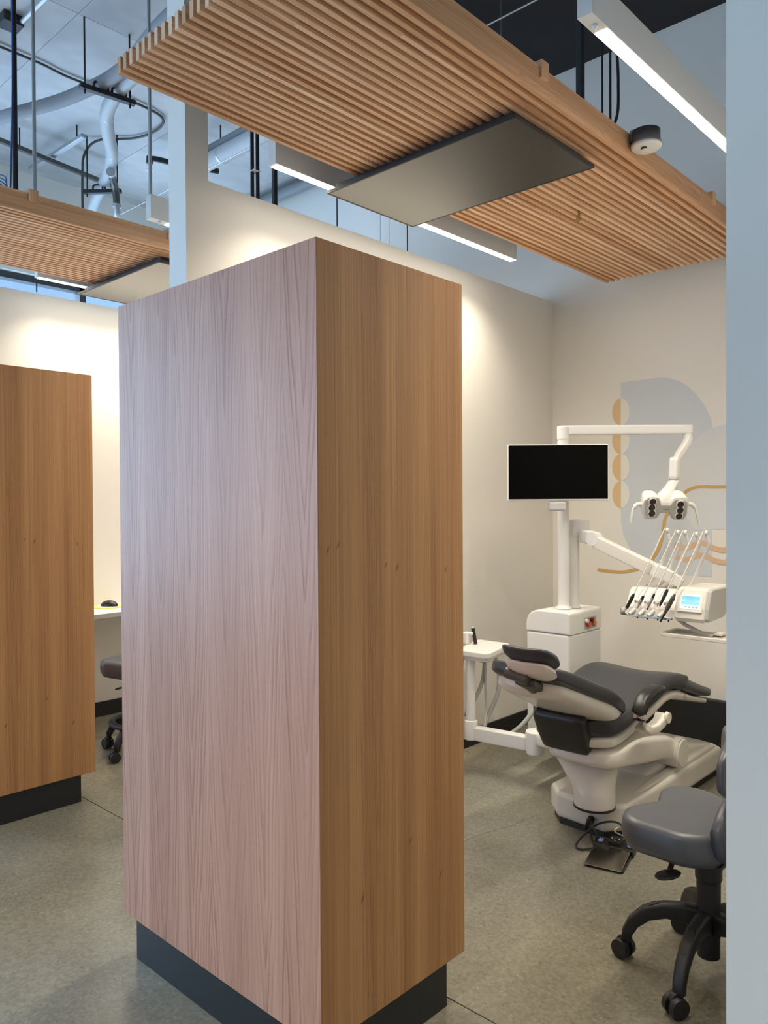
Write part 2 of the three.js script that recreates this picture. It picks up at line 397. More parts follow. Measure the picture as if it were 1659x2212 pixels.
// ---------------------------------------------------------------- tall oak cabinets
const cab = thing('tall_cabinet', 'tall oak veneer cabinet standing full in front of the middle partition', 'cabinet', [-1.893, 0, -1.562], 'oak cabinets at the bay fronts');
{
  const x0 = -2.3759, x1 = -1.4101, z0 = -1.8528, z1 = -1.2714, y0 = 0.1385, y1 = 2.134, t = 0.019;
  const pan = (n, g, mat, du, dv) => part(cab, n, metreUV(g, 'y', du, dv), mat);
  pan('front_panel', bx(x0, x1, y0, y1, z1 - 0.0018, z1, 0.0006), M.oakA, 2.376, -0.13);
  pan('front_core', bx(x0 + t, x1 - t, y0, y1 - 0.001, z1 - t, z1 - 0.0019), M.oakTop);
  pan('side_panel', bx(x1 - t, x1, y0, y1, z0, z1 - 0.0022, 0.0008), M.oakB, 1.86, -0.13);
  pan('side_panel', bx(x0, x0 + t, y0, y1, z0, z1 - 0.0022, 0.0008), M.oakB, 1.86, 0.4);
  pan('back_panel', bx(x0 + t, x1 - t, y0, y1, z0 + 0.002, z0 + t, 0.001), M.oakA, 0, 0.3);
  pan('top_panel', bx(x0 + t, x1 - t, y1 - 0.03, y1 - 0.006, z0 + t, z1 - t), M.oakTop);
  pan('bottom_panel', bx(x0 + t, x1 - t, y0 + 0.001, y0 + t, z0 + t, z1 - t), M.oakTop);
  part(cab, 'toe_kick', bx(-2.3759 + 0.056, -1.4101 - 0.0125, 0, y0, -1.8528 + 0.0711, -1.2714 - 0.013, 0.001), M.kick, 'black recessed plinth');
}
copyThing(cab, -P, 0, 0, 'tall oak veneer cabinet at the next bay, beside the counter with the mouse');

// ---------------------------------------------------------------- slatted canopies with their flat screens
function canopy(dx, label, group) {
  const o = thing('slatted_canopy', label, 'canopy', [-1.872 + dx, 2.866, -2.91], group);
  const x0 = -2.331 + dx, z0 = -4.567, z1 = -1.2515, y0 = 2.8655;
  for (let i = 0; i < 24; i++) {
    const x = x0 + 0.0375 * i;
    part(o, 'slat', metreUV(bx(x, x + 0.019, y0, y0 + 0.052, z0 + 0.004 * hash(i, 3, 5), z1 - 0.004 * hash(i, 4, 5), 0.0012), 'z', 0.031 * i, 0.73 * i), M.slats[Math.floor(hash(i, 5, 9) * 4)]);
  }
  part(o, 'fascia', metreUV(bx(x0 + 0.9, x0 + 0.919, y0, y0 + 0.095, z0, z1, 0.0012), 'z', 0.02, 0.3), M.slats[3]);
  for (const z of [-1.55, -2.29, -3.06, -3.83, -4.4])
    part(o, 'batten', metreUV(bx(x0 + 0.01, x0 + 0.93, y0 + 0.0525, y0 + 0.113, z - 0.045, z, 0.002), 'x', 0.05, z), M.slats[1]);
  return o;
}
canopy(0, 'oak slat canopy hung over the dental chair bay, with a smoke detector at its edge', 'slatted oak canopies');
canopy(-P, 'oak slat canopy over the next bay, half hidden by the post', 'slatted oak canopies');
function ceilingScreen(dx, label) {
  const o = thing('ceiling_screen', label, 'screen', [-1.992 + dx, 2.82, -2.58], 'flat screens under the canopies');
  const x0 = -2.475 + dx, x1 = -1.512 + dx, z0 = -2.862, z1 = -2.297;
  part(o, 'housing', bx(x0 + 0.03, x1 - 0.03, 2.834, 2.8645, z0 + 0.03, z1 - 0.03, 0.004), M.black);
  part(o, 'bezel', merge([bx(x0, x1, 2.8205, 2.834, z0, z0 + 0.008, 0.001), bx(x0, x1, 2.8205, 2.834, z1 - 0.008, z1, 0.001), bx(x0, x0 + 0.008, 2.8205, 2.834, z0 + 0.008, z1 - 0.008), bx(x1 - 0.008, x1, 2.8205, 2.834, z0 + 0.008, z1 - 0.008)]), M.black, 'thin black bezel');
  part(o, 'screen_glass', bx(x0 + 0.008, x1 - 0.008, 2.8215, 2.833, z0 + 0.008, z1 - 0.008), M.tvGlass, 'dark mirror-like glass');
}
ceilingScreen(0, 'dark flat screen facing down under the canopy above the dental chair');
ceilingScreen(-P, 'flat screen under the next bay canopy, reflecting pale');

// ---------------------------------------------------------------- linear pendant lamps
function pendant(x, label, stem = false, dz = 0, blank = 0.012) {
  const o = thing('linear_pendant_lamp', label, 'lamp', [x, 2.9, -2.97 + dz], 'white linear lamps between canopy and partition');
  const z1 = -2.07 + dz, z0 = z1 - 1.8, w = 0.024;
  part(o, 'housing', bx(x - w, x + w, 2.902, 3.02, z0, z1, 0.0015), M.fixture, 'white aluminium box');
  part(o, 'diffuser', bx(x - w + 0.004, x + w - 0.004, 2.9, 2.9035, z0 + 0.005, z1 - blank), M.led, 'glowing strip');
  if (blank > 0.05) part(o, 'end_sensor', lathe([x + 0.001, 2.888, z1 - 0.06], [[0, 0], [0.005, 0.001], [0.006, 0.006], [0.009, 0.008], [0.009, 0.0138], [0, 0.0138]], 16), M.fixture);
  if (stem) part(o, 'feed_stem', cyl(V(x, 3.018, z1 - 0.012), V(x, CEIL - 0.03, z1 - 0.012), 0.009, 0.009, 10), M.galv);
  for (const z of [z0 + 0.12]) part(o, 'suspension_cable', cyl(V(x, 3.018, z), V(x, CEIL - 0.03, z), 0.0015, 0.0015, 6), M.galv);
  const l = new THREE.RectAreaLight(LED_COLOR, LED_POWER, 2 * w - 0.008, z1 - z0 - blank - 0.005);
  l.name = 'linear_pendant_light';
  l.rotation.x = -Math.PI / 2;
  l.position.set(0, -0.0025, (z0 + z1 - blank) / 2 + 2.97 - dz);
  o.add(l);
  for (let k = 0; k < 7; k++) {          // the beam of the strip's row of diodes
    const s = new THREE.SpotLight(LED_COLOR, LED_BEAM, 0, 1.12, 1, 2);
    s.name = 'diode_light';
    s.castShadow = true;
    s.position.set(0, -0.012, z0 + 0.12 + (z1 - z0 - 0.32) * k / 6 + 2.97 - dz);
    s.target.position.set(0, -2, s.position.z);
    o.add(s, s.target);
  }
  return o;
}
pendant(-1.124, 'white linear lamp beside the smoke detector and the right wall end', false, 0, 0.1);
pendant(-2.565, 'white linear lamp passing behind the dark flat screen');
pendant(-3.492, 'white linear lamp whose end shows beside the tall post', true, 0.035, 0.1);
pendant(-2.565 - P, 'white linear lamp over the counter with the mouse');
pendant(-1.2, 'white linear lamp over the corridor behind the camera', false, 3.6);
pendant(0.95, 'white linear lamp over the corridor to the right of the camera', false, 3.6);


// ---------------------------------------------------------------- painted mural on the back wall
{
  const o = thing('wall_mural', 'painted mural of pale blue arches, ochre half discs and wavy bands on the back wall', 'mural', [-2.0, 0.95, ZB]);
  const flat = (pts, z, curved) => {
    const v = pts.map(p => new THREE.Vector2(...p));
    const sh = new THREE.Shape(curved ? new THREE.SplineCurve(v).getPoints(pts.length * 8) : v);
    return new THREE.ExtrudeGeometry(sh, { depth: 0.0006, bevelEnabled: false }).translate(0, 0, ZB + z);
  };
  const arc = (cx, cy, rx, ry, a0, a1, n = 40) => Array.from({ length: n + 1 }, (_, i) => { const a = a0 + (a1 - a0) * i / n; return [cx + rx * Math.cos(a), cy + ry * Math.sin(a)]; });
  const band = (pts, w, z) => {
    const c = new THREE.SplineCurve(pts.map(p => new THREE.Vector2(...p))).getPoints(90), L = [], R = [];
    c.forEach((p, i) => {
      const a = c[Math.max(i - 1, 0)], b = c[Math.min(i + 1, c.length - 1)], t = b.clone().sub(a).normalize();
      L.push([p.x - t.y * w / 2, p.y + t.x * w / 2]); R.push([p.x + t.y * w / 2, p.y - t.x * w / 2]);
    });
    return flat(L.concat(R.reverse()), z);
  };
  const PI = Math.PI;
  const top = new THREE.SplineCurve([[-2.334, 2.26], [-2.235, 2.261], [-2.125, 2.263], [-2.064, 2.26], [-2.004, 2.249], [-1.902, 2.195], [-1.809, 2.085], [-1.76, 1.989], [-1.745, 1.92]].map(p => new THREE.Vector2(...p))).getPoints(60).map(p => [p.x, p.y]);
  const low = new THREE.SplineCurve([[-2.06, 1.026], [-2.127, 1.049], [-2.205, 1.105], [-2.269, 1.171], [-2.317, 1.269], [-2.335, 1.36]].map(p => new THREE.Vector2(...p))).getPoints(40).map(p => [p.x, p.y]);
  part(o, 'blue_arch', flat([...top, [-1.745, 1.314], [-1.75, 1.314], [-1.75, 1.026], ...low], 0.0003), M.muralBlueDeep);
  part(o, 'pale_disc', flat([...arc(-1.64, 1.62, 0.32, 0.32, 0, PI), [-1.96, 1.52], [-1.93, 1.42], [-1.86, 1.3145], [-1.32, 1.3145]], 0.0010), M.muralBlue);
  part(o, 'blue_square', flat([[-2.02, 1.3145], [-1.75, 1.3145], [-1.75, 1.026], [-2.02, 1.026]], 0.0010), M.muralBlueDeep);
  [2.069, 1.884, 1.708, 1.530].forEach(cy => {
    part(o, 'ochre_half_disc', flat(arc(-2.334, cy, 0.06, 0.0885, PI / 2, 1.5 * PI, 28), 0.0016), M.muralOchre);
    part(o, 'cream_half_disc', flat(arc(-2.334, cy, 0.06, 0.0885, -PI / 2, PI / 2, 28), 0.0016), M.muralCream);
  });
  part(o, 'gold_line', band([[-2.501, 1.029], [-2.416, 1.023], [-2.326, 1.023], [-2.253, 1.039], [-2.201, 1.057], [-2.123, 1.12], [-2.081, 1.185], [-2.058, 1.26], [-2.047, 1.327], [-2.035, 1.386], [-1.983, 1.474], [-1.917, 1.535], [-1.866, 1.564], [-1.809, 1.571], [-1.671, 1.568], [-1.3, 1.568]], 0.019, 0.0022), M.muralGold);
  for (const dy of [0, -0.073]) part(o, 'peach_wave', band([[-1.98, 1.212], [-1.946, 1.203], [-1.895, 1.196], [-1.845, 1.222], [-1.795, 1.226], [-1.746, 1.203], [-1.705, 1.192], [-1.671, 1.193], [-1.6, 1.22], [-1.5, 1.215], [-1.42, 1.19]].map(([x, y]) => [x, y + dy]), 0.032, 0.0022), M.muralPeach);
}

// ---------------------------------------------------------------- dental unit: tower, poles, delivery arm and console
const FW = V(-0.6828, 0, -0.7306), RT = V(0.7306, 0, -0.6828);   // facing of the turned screen and lamp, and its right-hand side
function placed(g, p, right, up, back) {
  return g.applyMatrix4(new THREE.Matrix4().makeBasis(right, up, back).setPosition(...p));
}
{
  const u = thing('dental_unit', 'white dental unit tower with poles, delivery console and tray beside the chair', 'dental unit', [-2.2425, 0, -3.88]);
  part(u, 'cabinet_body', bx(-2.377, -2.108, 0.20, 0.7675, -4.059, -3.702, 0.014), M.white);
  part(u, 'floor_foot', merge([bx(-2.20, -2.12, 0.012, 0.21, -4.02, -3.88, 0.006), bx(-2.22, -2.10, 0, 0.02, -4.04, -3.86, 0.004)]), M.grey);
  const sh = new THREE.Shape();
  sh.moveTo(-2.379, 0.769); sh.lineTo(-2.106, 0.769); sh.lineTo(-2.106, 0.868); sh.quadraticCurveTo(-2.106, 0.89, -2.13, 0.89);
  sh.lineTo(-2.285, 0.89); sh.bezierCurveTo(-2.345, 0.89, -2.379, 0.86, -2.379, 0.80); sh.closePath();
  const lid = part(u, 'lid', new THREE.ExtrudeGeometry(sh, { depth: 0.341, bevelEnabled: true, bevelThickness: 0.01, bevelSize: 0.008, bevelOffset: -0.008, bevelSegments: 3, curveSegments: 14 }).translate(0, 0, -4.051), M.white);
  part(lid, 'port_recess', bx(-2.1075, -2.1045, 0.781, 0.846, -3.997, -3.86, 0.001), M.grey, 'grey recess holding two knobs');
  for (const [z, m] of [[-3.895, 'red'], [-3.955, 'orange']]) {
    const k = part(lid, 'knob', merge([cyl(V(-2.105, 0.808, z), V(-2.088, 0.808, z), 0.016, 0.014, 18), bx(-2.104, -2.094, 0.822, 0.84, z - 0.006, z + 0.006)]), m === 'red' ? std({ color: RGB(0.62, 0.07, 0.04), roughness: 0.35 }) : std({ color: RGB(0.75, 0.16, 0.03), roughness: 0.35 }), m === 'red' ? 'red knob' : 'orange-red knob');
    part(k, 'knob_collar', cyl(V(-2.1065, 0.828, z + 0.022), V(-2.09, 0.828, z + 0.022), 0.011, 0.011, 16), m === 'red' ? M.white : M.darkPlastic);
  }
  part(u, 'monitor_pole', lathe([-2.21, 0.889, -3.82], [[0, 0], [0.046, 0], [0.042, 0.008], [0.034, 0.02], [0.032, 0.03], [0.032, 0.93], [0.03, 0.932], [0.03, 0.94], [0.034, 0.944], [0.034, 1.005], [0.031, 1.014], [0, 1.016]], 32), M.white);
  const hub = V(-2.21, 1.88, -3.82), end = hub.clone().addScaledVector(RT, 0.715);
  part(u, 'lamp_arm', merge([rectSweep([0.02, 0.03, 0.35, 0.69, 0.705, 0.713, 0.715].map((k, i) => hub.clone().addScaledVector(RT, k).toArray()), [0.05, 0.052, 0.052, 0.05, 0.046, 0.03, 0.004], [0.05, 0.05, 0.05, 0.05, 0.05, 0.046, 0.035], 0.3),
    cyl(V(end.x - 0.02, 1.838, end.z + 0.02), V(end.x - 0.02, 1.858, end.z + 0.02), 0.026, 0.026, 20)]), M.white);
  part(u, 'delivery_pole', lathe([-2.19, 0.889, -3.9], [[0, 0], [0.038, 0], [0.034, 0.008], [0.029, 0.018], [0.029, 0.40], [0.028, 0.402], [0.028, 0.406], [0.031, 0.408], [0.031, 0.49], [0.027, 0.5], [0, 0.5]], 28), M.white);
  const cap = V(-2.19, 1.345, -3.9);
  part(u, 'pole_cap', rectSweep([0, 0.01, 0.07, 0.082].map(k => cap.clone().addScaledVector(RT, k).toArray()), [0.05, 0.06, 0.06, 0.03], [0.08, 0.086, 0.086, 0.08], 0.3), M.white);
  const arm = [[-2.13, 1.295, -3.885], [-2.09, 1.292, -3.872], [-2.04, 1.272, -3.858], [-1.69, 1.136, -3.822]];
  part(u, 'arm_elbow', merge([rectSweep([arm[0], arm[1], [-2.055, 1.288, -3.862], [-2.035, 1.285, -3.858]], [0.05, 0.056, 0.056, 0.03], [0.07, 0.076, 0.072, 0.05], 0.4), cyl(V(-2.045, 1.283, -3.89), V(-2.045, 1.283, -3.83), 0.037, 0.037, 24)]), M.white);
  part(u, 'delivery_arm', rectSweep([arm[2], [-2.03, 1.268, -3.857], [-1.74, 1.155, -3.828], [-1.70, 1.14, -3.824]], [0.044, 0.05, 0.05, 0.048], [0.06, 0.068, 0.068, 0.066], 0.25), M.warmWhite);
  part(u, 'arm_end', rectSweep([[-1.698, 1.139, -3.824], [-1.66, 1.124, -3.826], [-1.615, 1.106, -3.838], [-1.56, 1.075, -3.85]], [0.052, 0.052, 0.05, 0.048], [0.07, 0.07, 0.062, 0.05], 0.3), M.white);
  // console
  const prof = [[-3.695, 0.918], [-3.705, 0.955], [-3.75, 1.03], [-3.775, 1.047], [-3.90, 1.047], [-3.93, 1.02], [-3.93, 0.94], [-3.90, 0.915]];
  const cs = new THREE.Shape(prof.map(([z, y]) => new THREE.Vector2(-z, y)));
  const con = part(u, 'console', new THREE.ExtrudeGeometry(cs, { depth: 0.242, bevelEnabled: true, bevelThickness: 0.012, bevelSize: 0.012, bevelOffset: -0.012, bevelSegments: 3 }).rotateY(Math.PI / 2).translate(-1.782, 0, 0), M.warmWhite);
  part(con, 'end_bumper', rectSweep([[-1.802, 0.93, -3.70], [-1.808, 0.925, -3.74], [-1.808, 0.925, -3.88]], 0.03, 0.04, 0.6), M.grey, 'grey rounded bumper');
  part(con, 'metal_rail', bx(-1.775, -1.545, 0.908, 0.922, -3.70, -3.682, 0.003), M.steel, 'bright metal rail');
  part(con, 'drip_stud', merge([-1.72, -1.668, -1.616, -1.562].map(x => cyl(V(x, 0.9, -3.69), V(x, 0.909, -3.69), 0.004, 0.004, 8))), M.darkPlastic);
  [-1.74, -1.69, -1.642, -1.59].forEach(x => part(con, 'cradle', merge([cyl(V(x, 0.945, -3.7), V(x - 0.012, 0.923, -3.665), 0.01, 0.008, 12), cyl(V(x + 0.015, 0.99, -3.725), V(x + 0.01, 0.985, -3.69), 0.01, 0.008, 12)]), M.white));
  const hs = new THREE.Shape([[-3.688, 0.925], [-3.70, 0.975], [-3.735, 1.055], [-3.76, 1.066], [-4.02, 1.066], [-4.04, 1.045], [-4.02, 0.97], [-3.90, 0.912], [-3.71, 0.905]].map(([z, y]) => new THREE.Vector2(-z, y)));
  const scr = part(u, 'screen_housing', new THREE.ExtrudeGeometry(hs, { depth: 0.122, bevelEnabled: true, bevelThickness: 0.012, bevelSize: 0.012, bevelOffset: -0.012, bevelSegments: 3 }).rotateY(Math.PI / 2).translate(-1.525, 0, 0), M.warmWhite);
  part(scr, 'side_cheek', new THREE.ExtrudeGeometry(hs, { depth: 0.012, bevelEnabled: true, bevelThickness: 0.004, bevelSize: 0.004, bevelOffset: -0.01, bevelSegments: 2 }).rotateY(Math.PI / 2).translate(-1.39, 0, 0), M.grey, 'grey side cheek');
  // tilted display: drawn panel
  const cv = document.createElement('canvas'); cv.width = 256; cv.height = 208;
  const c = cv.getContext('2d');
  c.fillStyle = '#dcd9da'; c.fillRect(0, 0, 256, 208);
  c.fillStyle = '#8a3b32'; c.fillRect(16, 8, 5, 9); c.fillStyle = '#9b9699'; c.fillRect(26, 10, 46, 4); c.fillRect(180, 14, 50, 3);
  const gr = c.createLinearGradient(0, 26, 0, 160); gr.addColorStop(0, '#57b3ee'); gr.addColorStop(0.5, '#8fd0f6'); gr.addColorStop(1, '#5fbdf2');
  c.fillStyle = gr; c.fillRect(6, 28, 240, 132);
  c.fillStyle = '#4a9bd8'; c.fillRect(70, 62, 90, 4); c.fillRect(80, 98, 110, 4); c.fillRect(60, 80, 120, 3); c.fillStyle = '#b5e2fb'; c.fillRect(6, 140, 240, 16);
  c.fillStyle = '#9a96a6'; for (const x of [60, 108, 158, 204]) c.fillRect(x, 170, 30, 18);
  const dt = new THREE.CanvasTexture(cv); dt.colorSpace = THREE.SRGBColorSpace;
  const dn = V(0, 0.44, 0.9).normalize(), du = V(0, 0.9, -0.44).normalize();
  part(scr, 'display_bezel', placed(new RoundedBoxGeometry(0.118, 0.104, 0.008, 2, 0.004), [-1.462, 1.001, -3.7125], V(1, 0, 0), du, dn), M.warmWhite);
  part(scr, 'display', placed(new THREE.PlaneGeometry(0.092, 0.076), [-1.462, 1.0035, -3.7078], V(1, 0, 0), du, dn), std({ map: dt, roughness: 0.3, emissive: RGB(1, 1, 1), emissiveMap: dt, emissiveIntensity: 0.2 }), 'blue control display with four keys');
  // whip arms
  const base = [[-1.78, 1.04, -3.86], [-1.701, 1.045, -3.86], [-1.655, 1.045, -3.86], [-1.615, 1.045, -3.86], [-1.555, 1.045, -3.86]];
  const mid = [[-1.696, 1.10, -3.86], [-1.647, 1.09, -3.86], [-1.607, 1.092, -3.86], [-1.559, 1.099, -3.86], [-1.503, 1.102, -3.86]];
  const hook = [[-1.613, 1.335, -3.80], [-1.558, 1.325, -3.80], [-1.522, 1.325, -3.80], [-1.467, 1.318, -3.80], [-1.421, 1.325, -3.80]];
  for (let i = 0; i < 5; i++) {
    const h = hook[i], m = mid[i];
    const w = part(u, 'whip_arm', merge([tube([base[i], [(base[i][0] + m[0]) / 2, 1.062, -3.862], m], 0.006, 16), tube([m, [(m[0] * 0.6 + h[0] * 0.4) + 0.012, 1.19, -3.84], [h[0] + 0.004, 1.27, -3.815], h], 0.0085, 20)]), M.white);
    part(w, 'hose_pulley', merge([cyl(V(h[0] - 0.004, h[1] + 0.004, -3.80), V(h[0] + 0.008, h[1] + 0.004, -3.80), 0.013, 0.013, 16), tube([[h[0] - 0.008, h[1] - 0.002, -3.795], [h[0] - 0.004, h[1] + 0.016, -3.797], [h[0] + 0.004, h[1] + 0.014, -3.80]], 0.002, 10, 6)]), M.hosePale);
  }
  part(u, 'tray_arm', rectSweep([[-1.535, 0.912, -3.74], [-1.50, 0.885, -3.74], [-1.43, 0.853, -3.755], [-1.38, 0.842, -3.77]], 0.035, 0.014, 0.4), M.grey, 'grey tray arm');
  const ts = new THREE.Shape();
  const rr = (s, x0, y0, x1, y1, r) => { s.moveTo(x0 + r, y0); s.lineTo(x1 - r, y0); s.quadraticCurveTo(x1, y0, x1, y0 + r); s.lineTo(x1, y1 - r); s.quadraticCurveTo(x1, y1, x1 - r, y1); s.lineTo(x0 + r, y1); s.quadraticCurveTo(x0, y1, x0, y1 - r); s.lineTo(x0, y0 + r); s.quadraticCurveTo(x0, y0, x0 + r, y0); };
  rr(ts, -1.605, 3.69, -1.22, 3.87, 0.02);
  const hole = new THREE.Path(); rr(hole, -1.592, 3.703, -1.233, 3.857, 0.015); ts.holes.push(hole);
  const tb = new THREE.Shape(); rr(tb, -1.595, 3.70, -1.23, 3.86, 0.015);
  part(u, 'instrument_tray', merge([new THREE.ExtrudeGeometry(ts, { depth: 0.012, bevelEnabled: true, bevelThickness: 0.003, bevelSize: 0.003, bevelSegments: 2 }).rotateX(-Math.PI / 2).translate(0, 0.828, 0), new THREE.ExtrudeGeometry(tb, { depth: 0.006, bevelEnabled: false }).rotateX(-Math.PI / 2).translate(0, 0.824, 0)]), M.warmWhite);
  part(u, 'tray_clip', bx(-1.40, -1.35, 0.838, 0.850, -3.86, -3.80, 0.003), M.warmWhite);
  // assistant arm at the foot of the tower
  const j = V(-2.17, 0, -3.46);
  part(u, 'swivel_joint', merge([lathe([j.x, 0.18, j.z], [[0, 0], [0.044, 0], [0.047, 0.004], [0.047, 0.035], [0.048, 0.036], [0.050, 0.112], [0.046, 0.12], [0, 0.121]], 32), bx(-2.21, -2.13, 0.20, 0.295, -3.71, -3.47, 0.006)]), M.white);
  part(u, 'assistant_arm', rectSweep([[-2.20, 0.226, -3.46], [-2.24, 0.226, -3.456], [-2.48, 0.226, -3.425], [-2.55, 0.226, -3.415]], [0.05, 0.055, 0.055, 0.05], [0.07, 0.075, 0.075, 0.07], 0.22), M.white);
  part(u, 'assistant_column', lathe([-2.55, 0.19, -3.415], [[0, 0], [0.038, 0], [0.041, 0.004], [0.041, 0.07], [0.037, 0.074], [0.037, 0.1], [0.033, 0.104], [0.026, 0.106], [0.026, 0.44], [0, 0.44]], 28), M.white);
  const ap = new THREE.Shape([[-2.69, -3.70], [-2.505, -3.705], [-2.485, -3.69], [-2.415, -3.41], [-2.43, -3.375], [-2.585, -3.37], [-2.61, -3.385], [-2.70, -3.68]].map(([x, z]) => new THREE.Vector2(x, -z)));
  part(u, 'assistant_tray', merge([new THREE.ExtrudeGeometry(ap, { depth: 0.018, bevelEnabled: true, bevelThickness: 0.008, bevelSize: 0.008, bevelOffset: -0.004, bevelSegments: 3 }).rotateX(-Math.PI / 2).translate(0, 0.655, 0), new THREE.ExtrudeGeometry(ap, { depth: 0.02, bevelEnabled: true, bevelThickness: 0.006, bevelSize: 0.012, bevelOffset: -0.028, bevelSegments: 2 }).rotateX(-Math.PI / 2).translate(0, 0.63, 0)]), M.white);
  part(u, 'hose_clamp', bx(-2.53, -2.49, 0.605, 0.63, -3.52, -3.46, 0.005), M.darkPlastic);
  const hoses = [[[[-2.515, 0.61, -3.50], [-2.525, 0.5, -3.49], [-2.56, 0.40, -3.47], [-2.62, 0.30, -3.45]], 0.011], [[[-2.50, 0.61, -3.48], [-2.505, 0.5, -3.49], [-2.51, 0.35, -3.50], [-2.49, 0.26, -3.46]], 0.007],
    [[[-2.48, 0.635, -3.55], [-2.47, 0.52, -3.57], [-2.475, 0.42, -3.56], [-2.51, 0.3, -3.52], [-2.50, 0.255, -3.47]], 0.012], [[[-2.585, 0.64, -3.39], [-2.595, 0.5, -3.38], [-2.60, 0.3, -3.37], [-2.585, 0.1, -3.33], [-2.60, 0.03, -3.30]], 0.010],
    [[[-2.575, 0.64, -3.37], [-2.57, 0.5, -3.355], [-2.59, 0.35, -3.34], [-2.57, 0.2, -3.335], [-2.575, 0.05, -3.31], [-2.60, 0.015, -3.24]], 0.008], [[[-2.27, 0.43, -3.67], [-2.275, 0.38, -3.64], [-2.32, 0.28, -3.58], [-2.40, 0.20, -3.53]], 0.013]];
  hoses.forEach(([p, r]) => part(u, 'suction_hose', tube(p, r, 40, 10), M.hose));
}
// handpieces hanging on the console, each with its own hose
{
  const ends = [[[-1.729, 1.025, -3.672], [-1.772, 0.940, -3.668]], [[-1.68, 1.018, -3.672], [-1.706, 0.965, -3.670]], [[-1.624, 1.033, -3.672], [-1.66, 0.952, -3.668]], [[-1.56, 1.059, -3.675], [-1.597, 0.975, -3.670]], [[-1.522, 1.039, -3.672], [-1.591, 0.899, -3.662]]];
  const hooks = [[-1.623, 1.352, -3.795], [-1.568, 1.341, -3.795], [-1.532, 1.341, -3.795], [-1.477, 1.334, -3.795], [-1.433, 1.341, -3.795]];
  const labels = ['black handpiece with a silver tip, first on the console from its grey bumper', 'short silver handpiece with a black collar on the delivery console', 'slim pale metal handpiece with a black tail on the console', 'smooth navy handpiece in the console beside the display', 'long dark grey syringe handpiece leaning across the console rail'];
  ends.forEach(([a, b], i) => {
    const o = thing('dental_handpiece', labels[i], 'handpiece', b, 'handpieces on the delivery console');
    const A = V(...a), B = V(...b), at = t => A.clone().lerp(B, t);
    const seg = (t0, t1, r0, r1) => cyl(at(t0), at(t1), r0, r1, 14);
    if (i === 0) { part(o, 'grip', merge([seg(0, 0.18, 0.004, 0.009), seg(0.18, 0.86, 0.009, 0.0085)]), M.darkPlastic); part(o, 'tip', seg(0.86, 1, 0.006, 0.004), M.steel); }
    if (i === 1) { part(o, 'collar', seg(0, 0.3, 0.006, 0.008), M.darkPlastic); part(o, 'motor', merge([seg(0.3, 0.8, 0.0085, 0.0085), seg(0.8, 1, 0.006, 0.005)]), M.steel); part(o, 'tip', seg(1, 1.22, 0.004, 0.003), M.steel); }
    if (i === 2) { part(o, 'collar', seg(0, 0.25, 0.005, 0.007), M.darkPlastic); part(o, 'grip', merge([seg(0.25, 0.6, 0.0075, 0.007), seg(0.6, 0.9, 0.007, 0.005)]), M.steel); part(o, 'tip', seg(0.9, 1, 0.004, 0.004), M.darkPlastic); }
    if (i === 3) part(o, 'grip', merge([seg(0, 0.15, 0.006, 0.0085), seg(0.15, 0.75, 0.0085, 0.007), seg(0.75, 1, 0.007, 0.004)]), std({ color: RGB(0.02, 0.024, 0.04), roughness: 0.4 }));
    if (i === 4) { part(o, 'grip', merge([seg(0, 0.15, 0.004, 0.011), seg(0.15, 0.5, 0.011, 0.0105), seg(0.5, 0.7, 0.0105, 0.006)]), M.gunmetal); part(o, 'nozzle', seg(0.7, 1, 0.006, 0.004), M.darkPlastic); }
    const k = hooks[i], m = A.clone().lerp(V(...k), 0.5);
    part(o, 'hose', tube([a, A.clone().lerp(V(...k), 0.08).toArray(), [m.x, m.y - 0.006, m.z + 0.004], k], 0.0032, 30, 8), M.hosePale);
  });
}
{ // suction handpieces in the assistant holder
  const o = thing('suction_handpiece', 'black suction handpiece standing in a white holder behind the assistant tray', 'handpiece', [-2.66, 0.6825, -3.52]);
  part(o, 'holder', merge([bx(-2.675, -2.645, 0.6825, 0.75, -3.535, -3.505, 0.006), cyl(V(-2.66, 0.745, -3.52), V(-2.625, 0.742, -3.54), 0.009, 0.009, 14)]), M.whiteMatt);
  part(o, 'grip', cyl(V(-2.615, 0.6845, -3.55), V(-2.63, 0.772, -3.545), 0.0105, 0.011, 16), M.darkPlastic);
  part(o, 'valve', cyl(V(-2.63, 0.772, -3.545), V(-2.632, 0.782, -3.5445), 0.007, 0.004, 14), M.hosePale);
}
{ // monitor
  const c = V(-2.154, 1.641, -3.671), B = FW.clone().negate(), UPV = V(0, 1, 0);
  const o = thing('monitor', 'flat monitor with black screen and white frame on the unit pole', 'monitor', [c.x, c.y - 0.15, c.z]);
  const at = (dx, dy, dz) => c.clone().addScaledVector(RT, dx).addScaledVector(UPV, dy).addScaledVector(B, dz).toArray();
  part(o, 'casing', placed(new RoundedBoxGeometry(0.541, 0.302, 0.026, 3, 0.006), at(0, 0, -0.015), RT, UPV, B), M.white, 'white casing');
  part(o, 'screen', placed(new THREE.BoxGeometry(0.531, 0.287, 0.002), at(0, 0.003, -0.0015), RT, UPV, B), M.monitorGlass, 'switched-off black screen');
  part(o, 'brand_plate', placed(new THREE.BoxGeometry(0.026, 0.0025, 0.001), at(0, -0.1465, -0.0017), RT, UPV, B), M.grey);
  part(o, 'chin_bracket', placed(new RoundedBoxGeometry(0.094, 0.052, 0.05, 3, 0.012), at(-0.003, -0.179, -0.03), RT, UPV, B), std({ color: RGB(0.55, 0.54, 0.54), roughness: 0.4 }), 'grey bracket');
  part(o, 'mount', placed(new RoundedBoxGeometry(0.07, 0.09, 0.075, 2, 0.008), at(0.0, -0.02, -0.063), RT, UPV, B), M.white);
}
